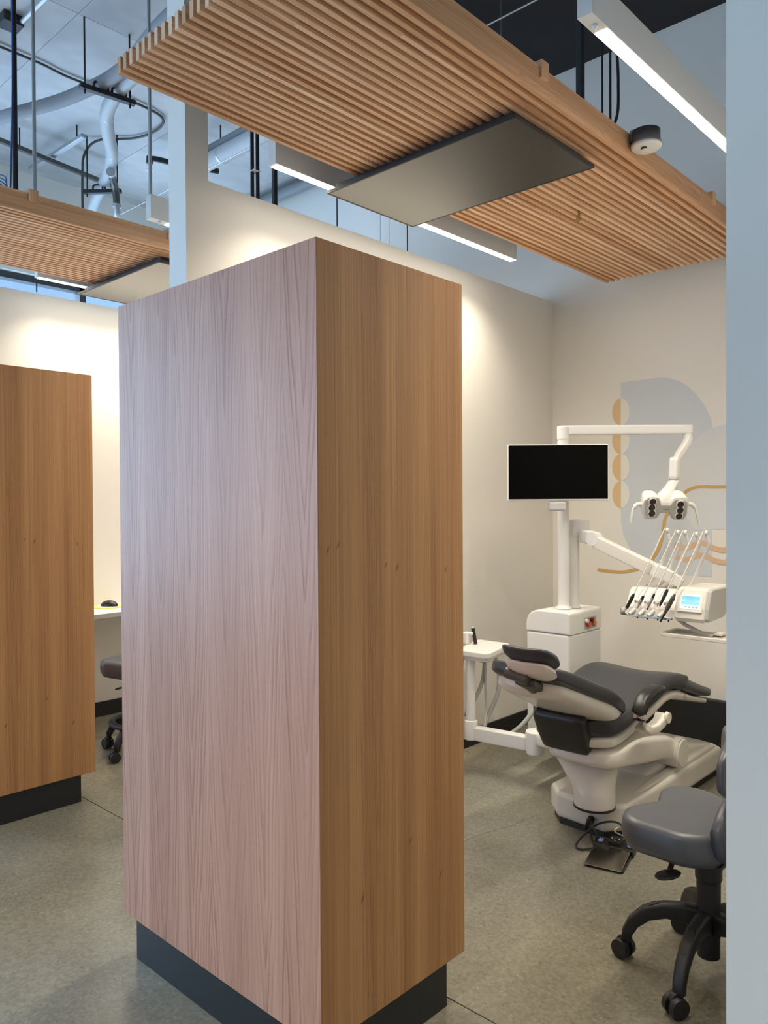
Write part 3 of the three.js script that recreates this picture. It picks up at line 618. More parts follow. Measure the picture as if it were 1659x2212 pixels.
{ // operating light
  const B0 = FW.clone().negate(), tilt = 0.42;
  const N = B0.clone().multiplyScalar(Math.cos(tilt)).add(V(0, -Math.sin(tilt), 0)).normalize(), UPV = V(0, 1, 0).addScaledVector(N, N.y).normalize().addScaledVector(N, 0);
  const U2 = N.clone().cross(RT).normalize();
  const c = V(-1.735, 1.447, -4.06);
  const o = thing('operating_light', 'white dental operating light with six round lenses and curved handles', 'operating light', [c.x, c.y, c.z]);
  const at = (dx, dy, dz) => c.clone().addScaledVector(RT, dx).addScaledVector(U2, dy).addScaledVector(N, dz);
  const k = 0.000418, ky = k / Math.cos(tilt);
  const out = [[555, 400], [585, 376], [640, 371], [700, 378], [722, 410], [752, 470], [880, 470], [905, 420], [925, 402], [1000, 400], [1060, 418], [1080, 445], [1088, 560], [1084, 612], [1060, 645], [1000, 652], [940, 641], [918, 610], [890, 556], [752, 556], [738, 590], [722, 618], [660, 616], [600, 592], [572, 560], [562, 480]].map(([a, b]) => new THREE.Vector2((a - 822) * k, (512 - b) * ky));
  const pl = placed(new THREE.ExtrudeGeometry(new THREE.Shape(out), { depth: 0.008, bevelEnabled: true, bevelThickness: 0.003, bevelSize: 0.003, bevelSegments: 2 }), at(0, 0, 0).toArray(), RT, U2, N);
  const face = part(o, 'face_plate', pl, std({ color: RGB(0.42, 0.41, 0.39), roughness: 0.4 }), 'grey H-shaped face');
  const lens = [[636, 415], [636, 490], [648, 565], [994, 450], [1003, 525], [1000, 602]];
  lens.forEach(([a, b]) => {
    const p = at((a - 822) * k, (512 - b) * ky, 0.011), q = p.clone().addScaledVector(N, 0.004);
    const r = part(face, 'lens_ring', cyl(p, q, 0.0235, 0.022, 24), M.warmWhite);
    part(face, 'lens', cyl(q, q.clone().addScaledVector(N, 0.0008), 0.0175, 0.0175, 24), M.darkPlastic, 'dark lens');
  });
  part(face, 'badge', placed(new THREE.BoxGeometry(0.030, 0.003, 0.0008), at(0.002, 0.0, 0.0116).toArray(), RT, U2, N), M.gunmetal);
  // two housings and bridge
  const lobe = (dx, w, s) => {
    const rings = [];
    for (let i = 0; i <= 12; i++) {
      const t = i / 12, q = Math.sqrt(Math.max(0, 1 - Math.pow(t, 2.4))), ring = [];
      for (let j = 0; j < 28; j++) {
        const a = j / 28 * 2 * Math.PI;
        ring.push(at(dx + w * spow(Math.cos(a), 0.55) * (0.35 + 0.65 * q), -0.002 + 0.062 * spow(Math.sin(a), 0.55) * (0.3 + 0.7 * q) + 0.03 * t, 0.001 - 0.105 * t));
      }
      rings.push(ring);
    }
    return loft(rings);
  };
  part(o, 'housing', lobe(-0.074, 0.047, 1), M.white); part(o, 'housing', lobe(0.075, 0.047, 1), M.white);
  part(o, 'bridge', rectSweep([at(-0.06, 0.0, -0.03).toArray(), at(-0.03, 0.0, -0.034).toArray(), at(0.03, 0.0, -0.034).toArray(), at(0.06, 0.0, -0.03).toArray()], [0.06, 0.055, 0.055, 0.06], [0.085, 0.075, 0.075, 0.085], 0.5), M.white);
  const yoke = [at(0.012, 0.0, -0.04), at(0.016, 0.055, -0.07), V(-1.752, 1.565, -4.165), V(-1.742, 1.60, -4.19)];
  part(o, 'neck', loft(yoke.map((p, i) => { const w = [0.05, 0.04, 0.03, 0.027][i], d = [0.035, 0.03, 0.026, 0.026][i], ring = []; for (let j = 0; j < 24; j++) { const a = j / 24 * 2 * Math.PI; ring.push(p.clone().addScaledVector(RT, w * spow(Math.cos(a), 0.7)).addScaledVector(FW, d * spow(Math.sin(a), 0.7))); } return ring; })), M.white);
  part(o, 'knuckle', rectSweep([[-1.742, 1.60, -4.19], [-1.742, 1.625, -4.193], [-1.741, 1.70, -4.20], [-1.738, 1.722, -4.203]], 0.05, 0.05, 0.4), M.white);
  part(o, 'drop_arm', rectSweep([[-1.74, 1.705, -4.205], [-1.726, 1.745, -4.225], [-1.704, 1.805, -4.27], [-1.700, 1.842, -4.285]], [0.042, 0.042, 0.046, 0.046], [0.036, 0.036, 0.04, 0.042], 0.5), M.white);
  const hd = (s) => { const p = at(0.118 * s, 0.012, -0.03), q = at(0.145 * s, 0.012, -0.025), ring = [p, q, at(0.163 * s, -0.002, -0.018), at((0.172 + (s > 0 ? 0.006 : 0)) * s, -0.04, -0.005), at((0.175 + (s > 0 ? 0.018 : 0)) * s, s > 0 ? -0.094 : -0.082, 0.005)]; return ring; };
  for (const s of [-1, 1]) part(o, 'handle', merge([tube(hd(s).map(p => p.toArray()), 0.0075, 26, 10), tube(hd(s).slice(0, 3).map(p => p.toArray()), 0.0115, 16, 12)]), M.white);
}

// ---------------------------------------------------------------- dental chair
{
  const cx = -1.735;
  const o = thing('dental_chair', 'reclined dental chair with black upholstery and cream shell', 'dental chair', [cx, 0, -3.5]);
  const cream = std({ color: RGB(0.72, 0.69, 0.635), roughness: 0.24 });
  // floor plate
  const fp = new THREE.Shape([[-1.85, -3.16], [-1.62, -3.14], [-1.555, -3.22], [-1.55, -4.31], [-1.60, -4.35], [-1.88, -4.35], [-1.925, -4.31], [-1.925, -3.24]].map(([x, z]) => new THREE.Vector2(x, -z)));
  const base = part(o, 'base', new THREE.ExtrudeGeometry(fp, { depth: 0.07, bevelEnabled: true, bevelThickness: 0.025, bevelSize: 0.02, bevelOffset: -0.005, bevelSegments: 5 }).rotateX(-Math.PI / 2).translate(0, 0.055, 0), cream);
  part(base, 'foot_strip', new THREE.ExtrudeGeometry(fp, { depth: 0.035, bevelEnabled: false }).rotateX(-Math.PI / 2), M.darkPlastic, 'black strip at the floor');
  part(base, 'rear_cover', sweepBody(-1.735, [{ z: -3.62, h: 0.11, w: 0.10, t: 0.05 }, { z: -3.75, h: 0.15, w: 0.13, t: 0.06 }, { z: -4.0, h: 0.16, w: 0.15, t: 0.06 }, { z: -4.29, h: 0.13, w: 0.16, t: 0.04 }], { e: 0.4 }), cream);
  part(base, 'side_ridge', rectSweep([[-1.585, 0.135, -3.25], [-1.582, 0.14, -3.6], [-1.575, 0.15, -4.0], [-1.575, 0.145, -4.28]], [0.03, 0.045, 0.05, 0.04], [0.02, 0.045, 0.05, 0.04], 0.6), cream);
  // swivel column leaning to the unit
  const ringAt = (x, y, z, rx, rz, ty = 0) => Array.from({ length: 32 }, (_, j) => { const a = j / 32 * 2 * Math.PI; return V(x + rx * Math.cos(a), y + ty * Math.cos(a), z + rz * Math.sin(a)); });
  part(o, 'swivel_column', loft([ringAt(-1.655, 0.145, -3.12, 0.088, 0.088), ringAt(-1.655, 0.155, -3.12, 0.09, 0.09), ringAt(-1.655, 0.205, -3.12, 0.09, 0.09), ringAt(-1.668, 0.235, -3.13, 0.098, 0.092), ringAt(-1.72, 0.30, -3.18, 0.14, 0.10), ringAt(-1.78, 0.36, -3.25, 0.19, 0.11), ringAt(-1.80, 0.39, -3.27, 0.20, 0.115)]), cream);
  part(o, 'column_gap', cyl(V(-1.655, 0.142, -3.12), V(-1.655, 0.152, -3.12), 0.0915, 0.0915, 32), M.darkPlastic);
  part(o, 'unit_link', rectSweep([[-1.86, 0.345, -3.27], [-1.98, 0.30, -3.36], [-2.10, 0.27, -3.44], [-2.14, 0.26, -3.46]], [0.14, 0.10, 0.08, 0.07], [0.07, 0.07, 0.07, 0.07], 0.5), cream);
  // lifting arm and seat frame
  part(o, 'lift_arm', sweepBody(-1.70, [{ z: -3.02, h: 0.385, w: 0.10, t: 0.02 }, { z: -3.08, h: 0.375, w: 0.16, t: 0.045 }, { z: -3.22, h: 0.372, w: 0.185, t: 0.062 }, { z: -3.40, h: 0.35, w: 0.18, t: 0.075 }, { z: -3.62, h: 0.305, w: 0.165, t: 0.07 }, { z: -3.78, h: 0.25, w: 0.15, t: 0.062 }, { z: -3.86, h: 0.20, w: 0.14, t: 0.05 }], { e: 0.5 }), cream);
  part(o, 'hinge_drum', cyl(V(-1.87, 0.245, -3.78), V(-1.53, 0.245, -3.78), 0.075, 0.075, 32), cream);
  part(o, 'hinge_cap', cyl(V(-1.535, 0.245, -3.78), V(-1.524, 0.245, -3.78), 0.07, 0.064, 32), M.warmWhite);
  // seat and leg rest
  const seatLine = (dh, dw, t) => [{ z: -3.0, h: 0.50 + dh, w: 0.10 + dw, t: t * 0.6 }, { z: -3.06, h: 0.505 + dh, w: 0.19 + dw, t: t * 1.1 }, { z: -3.12, h: 0.512 + dh, w: 0.215 + dw, t: t * 1.1 }, { z: -3.25, h: 0.53 + dh, w: 0.215 + dw, t }, { z: -3.42, h: 0.57 + dh, w: 0.222 + dw, t }, { z: -3.58, h: 0.605 + dh, w: 0.222 + dw, t }, { z: -3.70, h: 0.60 + dh, w: 0.22 + dw, t }, { z: -3.82, h: 0.57 + dh, w: 0.215 + dw, t }];
  part(o, 'seat_shell', sweepBody(cx, seatLine(-0.055, -0.012, 0.026), { e: 0.5 }), cream);
  part(o, 'seat_cushion', sweepBody(cx, seatLine(0, 0, 0.04), { e: 0.55, cup: 0.028 }), M.leather, 'black seat cushion with raised sides');
  part(o, 'leg_cushion', sweepBody(cx, [{ z: -3.79, h: 0.58, w: 0.21, t: 0.034 }, { z: -3.90, h: 0.545, w: 0.205, t: 0.034 }, { z: -4.06, h: 0.495, w: 0.195, t: 0.03 }, { z: -4.20, h: 0.455, w: 0.185, t: 0.025 }, { z: -4.24, h: 0.44, w: 0.16, t: 0.012 }], { e: 0.55, cup: 0.015 }), M.stoolLeather);
  part(o, 'leg_shell', sweepBody(cx, [{ z: -3.78, h: 0.54, w: 0.19, t: 0.02 }, { z: -3.95, h: 0.48, w: 0.185, t: 0.02 }, { z: -4.20, h: 0.415, w: 0.165, t: 0.016 }], { e: 0.5 }), cream);
  // backrest
  const bl = (dn, dw, tk) => [[-2.665, 0.785, 0.10, 0.4], [-2.70, 0.772, 0.165, 0.8], [-2.78, 0.74, 0.188, 1], [-2.90, 0.69, 0.205, 1], [-3.02, 0.64, 0.225, 1], [-3.12, 0.585, 0.215, 1], [-3.20, 0.54, 0.185, 0.9], [-3.24, 0.52, 0.12, 0.4]].map(([z, h, w, f]) => ({ z: z + dn * 0.45, h: h + dn * 0.89, w: Math.max(0.02, w + dw), t: tk * f }));
  part(o, 'backrest_cushion', sweepBody(cx, bl(0.022, 0.0, 0.036), { n: 40, e: 0.62, cup: 0.018 }), M.leather, 'black backrest cushion');
  const shell = part(o, 'backrest_shell', sweepBody(cx, bl(-0.038, -0.016, 0.056).map((p, i) => ({ ...p, t: p.t * [1, 1, 0.9, 1, 1.1, 1.15, 1, 1][i] })), { n: 40, e: 0.75 }), cream, 'cream backrest shell');
  part(o, 'back_cover', sweepBody(-1.738, [{ z: -2.955, h: 0.575, w: 0.105, t: 0.012 }, { z: -2.965, h: 0.555, w: 0.122, t: 0.03 }, { z: -2.995, h: 0.49, w: 0.12, t: 0.035 }, { z: -3.03, h: 0.42, w: 0.112, t: 0.035 }, { z: -3.04, h: 0.40, w: 0.105, t: 0.02 }], { e: 0.35 }), M.darkPlastic, 'black plastic cover at the hinge');
  // headrest
  const hc = V(-1.655, 0.855, -2.615);
  const head = (w, t, d, dy, cup) => { const rings = []; for (let i = 0; i <= 16; i++) { const s = -1 + 2 * i / 16, q = Math.pow(Math.max(0, 1 - Math.pow(Math.abs(s), 3)), 0.5), ring = []; for (let j = 0; j < 28; j++) { const a = j / 28 * 2 * Math.PI; const yy = t * spow(Math.sin(a), 0.7) * (0.25 + 0.75 * q) + cup * s * s; const zz = d * spow(Math.cos(a), 0.7) * (0.3 + 0.7 * q); ring.push(V(hc.x + w * s, hc.y + dy + yy * 0.92 - zz * -0.38, hc.z + zz * 0.92 + yy * 0.38)); } rings.push(ring); } return loft(rings); };
  const hr = part(o, 'headrest_cushion', head(0.112, 0.042, 0.078, 0.014, 0.022), M.leather, 'black winged head cushion');
  part(o, 'headrest_shell', head(0.102, 0.036, 0.064, -0.034, 0.016), M.warmWhite);
  part(o, 'headrest_joint', merge([cyl(V(-1.76, 0.805, -2.60), V(-1.66, 0.79, -2.60), 0.024, 0.024, 20), cyl(V(-1.70, 0.795, -2.61), V(-1.68, 0.745, -2.68), 0.028, 0.032, 20), rectSweep([[-1.69, 0.775, -2.62], [-1.69, 0.745, -2.68], [-1.69, 0.73, -2.75]], 0.09, 0.04, 0.6)]), M.gunmetal, 'dark metal neck joint');
  // armrest on the right side
  const ax = -1.455;
  part(o, 'armrest', rectSweep([[ax, 0.595, -3.155], [ax, 0.565, -3.145], [ax, 0.525, -3.160], [ax, 0.498, -3.210], [ax, 0.492, -3.280], [ax, 0.505, -3.340], [ax, 0.530, -3.365]], 0.055, [0.03, 0.036, 0.04, 0.042, 0.042, 0.045, 0.05], 0.5), M.warmWhite, 'cream curved arm bracket');
  part(o, 'armrest_cap', cyl(V(ax + 0.02, 0.525, -3.362), V(ax + 0.036, 0.525, -3.362), 0.026, 0.024, 24), M.warmWhite);
  part(o, 'armrest_pad', rectSweep([[ax, 0.557, -3.130], [ax, 0.587, -3.135], [ax, 0.630, -3.170], [ax, 0.654, -3.230], [ax, 0.660, -3.310], [ax, 0.656, -3.360]], [0.05, 0.058, 0.06, 0.06, 0.058, 0.04], [0.045, 0.05, 0.05, 0.045, 0.035, 0.015], 0.6), M.darkPlastic, 'black arm pad');
}
// ---------------------------------------------------------------- foot control
{
  const o = thing('foot_control', 'black foot control with steel pedal plate and two blue buttons on the floor', 'foot control', [-1.50, 0, -2.97]);
  const r = V(0.974, 0, -0.225).normalize(), b = V(0.225, 0, 0.974).normalize(), up = V(0, 1, 0);
  const at = (x, y, z) => V(-1.525, 0, -3.045).addScaledVector(r, x).addScaledVector(up, y).addScaledVector(b, z);
  const put = (g, x, y, z, tl = 0) => placed(g, at(x, y, z).toArray(), r, up.clone().multiplyScalar(Math.cos(tl)).addScaledVector(b, Math.sin(tl)), b.clone().multiplyScalar(Math.cos(tl)).addScaledVector(up, -Math.sin(tl)));
  part(o, 'body', put(new RoundedBoxGeometry(0.168, 0.036, 0.07, 3, 0.006), 0, 0.0185, -0.012, 0.10), M.darkPlastic);
  part(o, 'underframe', put(new RoundedBoxGeometry(0.15, 0.012, 0.165, 2, 0.004), 0.004, 0.0065, 0.095), M.darkPlastic);
  part(o, 'pedal_plate', put(new RoundedBoxGeometry(0.15, 0.004, 0.168, 2, 0.0018), -0.002, 0.019, 0.102, 0.10), std({ color: RGB(0.45, 0.43, 0.38), roughness: 0.22, metalness: 1 }), 'brushed steel plate');
  part(o, 'joystick_base', put(new RoundedBoxGeometry(0.05, 0.02, 0.05, 2, 0.003), 0.004, 0.045, -0.012, 0.1), M.darkPlastic);
  part(o, 'joystick', put(new RoundedBoxGeometry(0.018, 0.008, 0.018, 2, 0.003), 0.004, 0.057, -0.012, 0.1), M.rubber);
  const tri = new THREE.Shape([[-0.006, 0], [0.006, 0], [0, 0.005]].map(p => new THREE.Vector2(...p)));
  for (let k = 0; k < 4; k++) part(o, 'arrow_mark', put(new THREE.ExtrudeGeometry(tri, { depth: 0.0006, bevelEnabled: false }).translate(0, 0.013, 0).rotateZ(k * Math.PI / 2).rotateX(-Math.PI / 2), 0.004, 0.0553, -0.012, 0.1), M.white);
  const blue = std({ color: RGB(0.12, 0.22, 0.48), roughness: 0.35 });
  for (const x of [-0.058, 0.064]) part(o, 'button', put(lathe([0, 0, 0], [[0, 0.009], [0.006, 0.0085], [0.011, 0.005], [0.0125, 0], [0, 0]], 20), x, 0.036, -0.004, 0.1), blue, 'blue push button');
  const M1 = std({ color: RGB(0.7, 0.7, 0.68), roughness: 0.5 });
  for (const x of [-0.064, -0.054, 0.056, 0.068]) part(o, 'symbol', put(new THREE.BoxGeometry(0.004, 0.0006, 0.005), x, 0.0385, -0.03, 0.1), M1);
  part(o, 'wire_handle', tube([at(0.03, 0.036, -0.04), at(0.032, 0.075, -0.045), at(0.015, 0.098, -0.035), at(0.0, 0.088, -0.01), at(0.05, 0.078, 0.0), at(0.075, 0.08, -0.02), at(0.07, 0.036, -0.04)].map(p => p.toArray()), 0.0026, 50, 8), M.steel, 'bent steel carrying wire');
  part(o, 'cable', tube([[-1.667, 0.085, -3.115], [-1.655, 0.105, -3.075], [-1.63, 0.09, -3.05], [-1.605, 0.05, -3.045], [-1.60, 0.02, -3.06]], 0.0045, 40, 8), M.rubber);
  part(o, 'cable', tube([[-1.675, 0.075, -3.11], [-1.655, 0.04, -3.085], [-1.625, 0.012, -3.05], [-1.60, 0.012, -3.04]], 0.0045, 30, 8), M.rubber);
  part(o, 'cable', tube([[-1.50, 0.03, -3.10], [-1.53, 0.10, -3.11], [-1.60, 0.095, -3.08], [-1.66, 0.04, -3.04], [-1.67, 0.006, -2.985], [-1.64, 0.006, -2.965], [-1.60, 0.012, -3.00]], 0.0045, 50, 8), M.rubber);
  part(o, 'cable_plug', merge([cyl(V(-1.70, 0.03, -3.125), V(-1.67, 0.08, -3.115), 0.010, 0.013, 14), cyl(V(-1.675, 0.07, -3.117), V(-1.665, 0.088, -3.11), 0.017, 0.014, 14)]), M.darkPlastic);
}

// ---------------------------------------------------------------- stools
function stool(c, turn, label, phase, lift = 0, ring = false) {
  const o = thing('rolling_stool', label, 'stool', [c[0], 0, c[1]], 'rolling stools');
  const co = Math.cos(turn), si = Math.sin(turn);
  const rot = g => g.translate(-STOOL[0], 0, -STOOL[1]).rotateY(turn).translate(c[0], 0, c[1]);
  const high = ['seat', 'seat_rim', 'backrest', 'back_bar', 'seat_plate', 'lever'];
  const pt = (n, g, m, l, par = o) => part(par, n, rot(high.includes(n) ? g.translate(0, lift, 0) : g), m, l);
  const X = STOOL[0], Z = STOOL[1];
  const out = new THREE.CatmullRomCurve3([[-0.845, -2.33], [-0.91, -2.272], [-1.00, -2.262], [-1.08, -2.262], [-1.128, -2.30], [-1.132, -2.37], [-1.108, -2.43], [-1.088, -2.475], [-1.104, -2.52], [-1.118, -2.58], [-1.105, -2.65], [-1.05, -2.69], [-0.97, -2.685], [-0.90, -2.63], [-0.855, -2.52], [-0.84, -2.42]].map(([x, z]) => V(x, 0, z)), true).getPoints(90);
  const cen = V(-0.985, 0, -2.475), rings = [];
  for (const [s, y] of [[0.30, 0.385], [0.78, 0.388], [0.93, 0.40], [0.985, 0.425], [1.0, 0.45], [0.985, 0.478], [0.95, 0.492], [0.85, 0.498], [0.5, 0.497], [0.1, 0.496]])
    rings.push(out.map(p => { const q = cen.clone().lerp(p, s); q.y = y - (p.x > -0.9 ? 0 : 0) + (s < 0.9 && y < 0.41 ? 0 : 0) + (q.x + 0.985) * -0.05; return q; }).reverse());
  pt('seat', loft(rings), M.stoolLeather, 'grey padded seat with a front notch');
  const arcP = [[-0.93, -2.655], [-0.885, -2.56], [-0.855, -2.46], [-0.845, -2.36], [-0.85, -2.31]];
  pt('seat_rim', rectSweep(arcP.map(([x, z], i) => [x + 0.02, 0.475 + [0, 0.03, 0.03, 0.02, 0][i], z]), [0.04, 0.06, 0.065, 0.06, 0.04], [0.12, 0.18, 0.19, 0.16, 0.12], 0.6), M.stoolLeather, 'raised padded rear edge');
  pt('backrest', rectSweep([[-0.905, 0.70, -2.60], [-0.885, 0.695, -2.56], [-0.83, 0.69, -2.44], [-0.81, 0.69, -2.33], [-0.815, 0.69, -2.28]], [0.02, 0.05, 0.06, 0.05, 0.02], [0.09, 0.15, 0.17, 0.15, 0.09], 0.6), M.stoolLeather);
  pt('back_bar', rectSweep([[-0.87, 0.39, -2.45], [-0.815, 0.41, -2.44], [-0.80, 0.50, -2.435], [-0.82, 0.66, -2.44]], 0.05, 0.014, 0.5), M.black);
  pt('column', merge([cyl(V(X, 0.065, Z), V(X, 0.30, Z), 0.034, 0.036, 28), cyl(V(X, 0.30, Z), V(X, 0.312, Z), 0.036, 0.04, 28), cyl(V(X, 0.312, Z), V(X, 0.395 + lift, Z), 0.04, 0.04, 28)]), M.black);
  pt('seat_plate', bx(-1.02, -0.84, 0.378, 0.392, -2.54, -2.36, 0.005), M.black);
  const lev = pt('lever', merge([cyl(V(-0.985, 0.345, -2.33), V(-0.985, 0.383, -2.37), 0.008, 0.008, 12), lathe([0, 0, 0], [[0, -0.006], [0.036, -0.005], [0.04, 0], [0.036, 0.005], [0, 0.006]], 28).rotateZ(0.28).translate(-0.985, 0.34, -2.32)]), M.rubber, 'round paddle lever');
  if (ring) pt('foot_ring', new THREE.TorusGeometry(0.2, 0.022, 10, 48).rotateX(Math.PI / 2).scale(1, 0.7, 1).translate(X, 0.185, Z), M.black);
  for (let k = 0; k < 5; k++) {
    const a = phase + k * 2 * Math.PI / 5, dx = Math.sin(a), dz = Math.cos(a);
    const p = (r, y) => [X + dx * r, y, Z + dz * r];
    const leg = pt('star_leg', rectSweep([p(0.015, 0.175), p(0.07, 0.187), p(0.13, 0.183), p(0.185, 0.162), p(0.225, 0.125), p(0.243, 0.09), p(0.247, 0.062)], [0.05, 0.046, 0.042, 0.04, 0.038, 0.036, 0.036], [0.075, 0.06, 0.05, 0.046, 0.04, 0.036, 0.03], 0.55), M.black);
    pt('step_pad', rectSweep([p(0.145, 0.204), p(0.165, 0.196), p(0.195, 0.178), p(0.215, 0.162)], [0.012, 0.022, 0.022, 0.012], 0.006, 0.6), M.rubber, 'dull grip pad', leg);
    const w = a + 0.9 * (k % 2 ? 1 : -0.6), wx = Math.cos(w), wz = -Math.sin(w), ox = Math.sin(w) * 0.012, oz = Math.cos(w) * 0.012;
    const q = p(0.247, 0.031);
    const cs = pt('caster', cyl(V(q[0] - wx * 0.009 + ox, 0.05, q[2] - wz * 0.009 + oz), V(q[0] + wx * 0.009 + ox, 0.05, q[2] + wz * 0.009 + oz), 0.02, 0.02, 18), M.rubber);
    for (const s of [-1, 1]) pt('wheel', cyl(V(q[0] + wx * 0.008 * s + ox, 0.031, q[2] + wz * 0.008 * s + oz), V(q[0] + wx * 0.026 * s + ox, 0.031, q[2] + wz * 0.026 * s + oz), 0.031, 0.029, 24), M.black, null, cs);
  }
}
const STOOL = [-0.91, -2.45];
stool(STOOL, 0, 'grey padded rolling stool beside the right wall end', 0.03);
stool([-4.24, -2.43], 0.35, 'dark rolling stool with a foot ring between the two oak cabinets', 0.30 - 0.35, 0.06, true);

// ---------------------------------------------------------------- counter, mouse and pad in the next bay
{
  const X0 = XF - P;
  const o = thing('wall_counter', 'white counter fixed along the partition of the next bay', 'counter', [X0 + 0.22, 0, -3.3]);
  part(o, 'worktop', bx(X0 + 0.001, X0 + 0.45, 0.752, 0.782, -4.70, -1.95, 0.003), M.white);
  part(o, 'edge_band', bx(X0 + 0.4495, X0 + 0.4515, 0.753, 0.781, -4.70, -1.95), M.grey, 'grey edge band');
  part(o, 'gable_panel', bx(X0 + 0.02, X0 + 0.42, 0, 0.752, -4.70, -4.675, 0.001), M.white);
  part(o, 'gable_panel', bx(X0 + 0.02, X0 + 0.42, 0, 0.752, -2.0, -1.975, 0.001), M.white);
  const pad = thing('mouse_pad', 'round yellow mouse pad on the white counter', 'mouse pad', [-5.02, 0.782, -2.595]);
  part(pad, 'sheet', lathe([-5.02, 0.7825, -2.595], [[0, 0], [0.11, 0], [0.112, 0.001], [0.11, 0.0025], [0, 0.0025]], 36).scale(1, 1, 1), std({ color: RGB(0.80, 0.68, 0.10), roughness: 0.7 }), 'yellow edge');
  part(pad, 'print', lathe([-5.02, 0.7852, -2.595], [[0, 0], [0.075, 0], [0.075, 0.0004], [0, 0.0004]], 36), M.white);
  const ms = thing('computer_mouse', 'black computer mouse on the yellow pad', 'mouse', [-5.02, 0.786, -2.6]);
  const body = new THREE.SphereGeometry(1, 28, 14, 0, Math.PI * 2, 0, Math.PI / 2).scale(0.036, 0.040, 0.062).rotateY(-0.95).translate(-5.02, 0.786, -2.6);
  part(ms, 'shell', body, M.darkPlastic);
  part(ms, 'wheel', cyl(V(-5.008, 0.8165, -2.575), V(-5.001, 0.8165, -2.578), 0.006, 0.006, 14), M.gunmetal);
}

// ---------------------------------------------------------------- detectors and hangers at the canopies
{
  const o = thing('smoke_detector', 'white round detector on a grey box at the canopy edge', 'detector', [-1.352, 2.885, -2.985]);
  part(o, 'junction_box', merge([lathe([-1.352, 2.907, -2.985], [[0, 0], [0.052, 0], [0.054, 0.003], [0.054, 0.05], [0, 0.05]], 16), bx(-1.411, -1.375, 2.92, 2.97, -3.01, -2.96, 0.003)]), std({ color: RGB(0.20, 0.20, 0.20), roughness: 0.45, metalness: 0.6 }), 'grey metal box');
  part(o, 'cover', lathe([-1.352, 2.885, -2.985], [[0, -0.004], [0.02, -0.004], [0.022, 0], [0.052, 0.002], [0.059, 0.008], [0.06, 0.021], [0, 0.021]], 36), M.white, 'white cover');
  part(o, 'sensor_slot', cyl(V(-1.352, 2.8815, -2.965), V(-1.352, 2.886, -2.965), 0.012, 0.012, 18), M.darkPlastic);
  const h = thing('sprinkler_hook', 'small brass sprinkler head under the canopy slats', 'sprinkler', [-1.861, 2.835, -3.367]);
  const brass = std({ color: RGB(0.45, 0.33, 0.14), roughness: 0.35, metalness: 1 });
  part(h, 'stem', cyl(V(-1.861, 2.842, -3.367), V(-1.861, 2.90, -3.367), 0.006, 0.006, 12), brass);
  part(h, 'deflector', merge([lathe([-1.861, 2.832, -3.367], [[0, 0], [0.014, 0], [0.015, 0.002], [0, 0.003]], 18), tube([[-1.871, 2.856, -3.367], [-1.873, 2.845, -3.367], [-1.861, 2.834, -3.367], [-1.849, 2.845, -3.367], [-1.851, 2.856, -3.367]], 0.002, 20, 6)]), brass);
}
function hanger(name, label, cat, x, z, r, y0, mat, square, group) {
  const o = thing(name, label, cat, [x, y0, z], group);
  part(o, 'rod', square ? bx(x - r, x + r, y0, CEIL - 0.03, z - r, z + r, 0.002) : cyl(V(x, y0, z), V(x, CEIL, z), r, r, 10), mat);
  part(o, 'ceiling_plate', lathe([x, CEIL - 0.04, z], [[0, 0], [r * 2.2, 0], [r * 2.2, 0.009], [0, 0.009]], 14), mat);
}
const CT = 2.98;
hanger('hanger_post', 'black square post holding the main canopy by the detector', 'hanger', -1.6, -2.91, 0.0135, CT, M.black, true, 'canopy hangers');
hanger('hanger_rod', 'thin black rod on the main canopy beside the twisted cable', 'hanger', -1.52, -2.945, 0.004, CT - 0.06, M.black, false, 'canopy hangers');
hanger('hanger_rod', 'black rod behind the twisted cable on the main canopy', 'hanger', -1.50, -2.975, 0.005, CT - 0.06, M.black, false, 'canopy hangers');
hanger('hanger_post', 'black square post seen over the middle partition below the lamp end', 'hanger', -3.9, -3.167, 0.0135, CT - 0.06, M.black, true, 'canopy hangers');
hanger('hanger_rod', 'black rod against the bright wall, at the corner of the dark screen', 'hanger', -3.9, -3.715, 0.0045, CT - 0.06, M.black, false, 'canopy hangers');
hanger('hanger_rod', 'black rod against the bright wall, farther along the screen edge', 'hanger', -3.9, -4.449, 0.0045, CT - 0.06, M.black, false, 'canopy hangers');
hanger('hanger_rod', 'hair-thin wire between the two black rods on the bright wall', 'hanger', -4.18, -4.55, 0.0014, CT - 0.06, M.black, false, 'canopy hangers');
hanger('hanger_post', 'black post rising from the next bay canopy beside blue cables', 'hanger', -4.0, -1.597, 0.0125, CT, M.black, false, 'canopy hangers');
hanger('conduit_drop', 'grey conduit dropping to the next bay canopy beside the black post', 'conduit', -4.0, -1.692, 0.0095, CT, M.galv, false, 'canopy hangers');
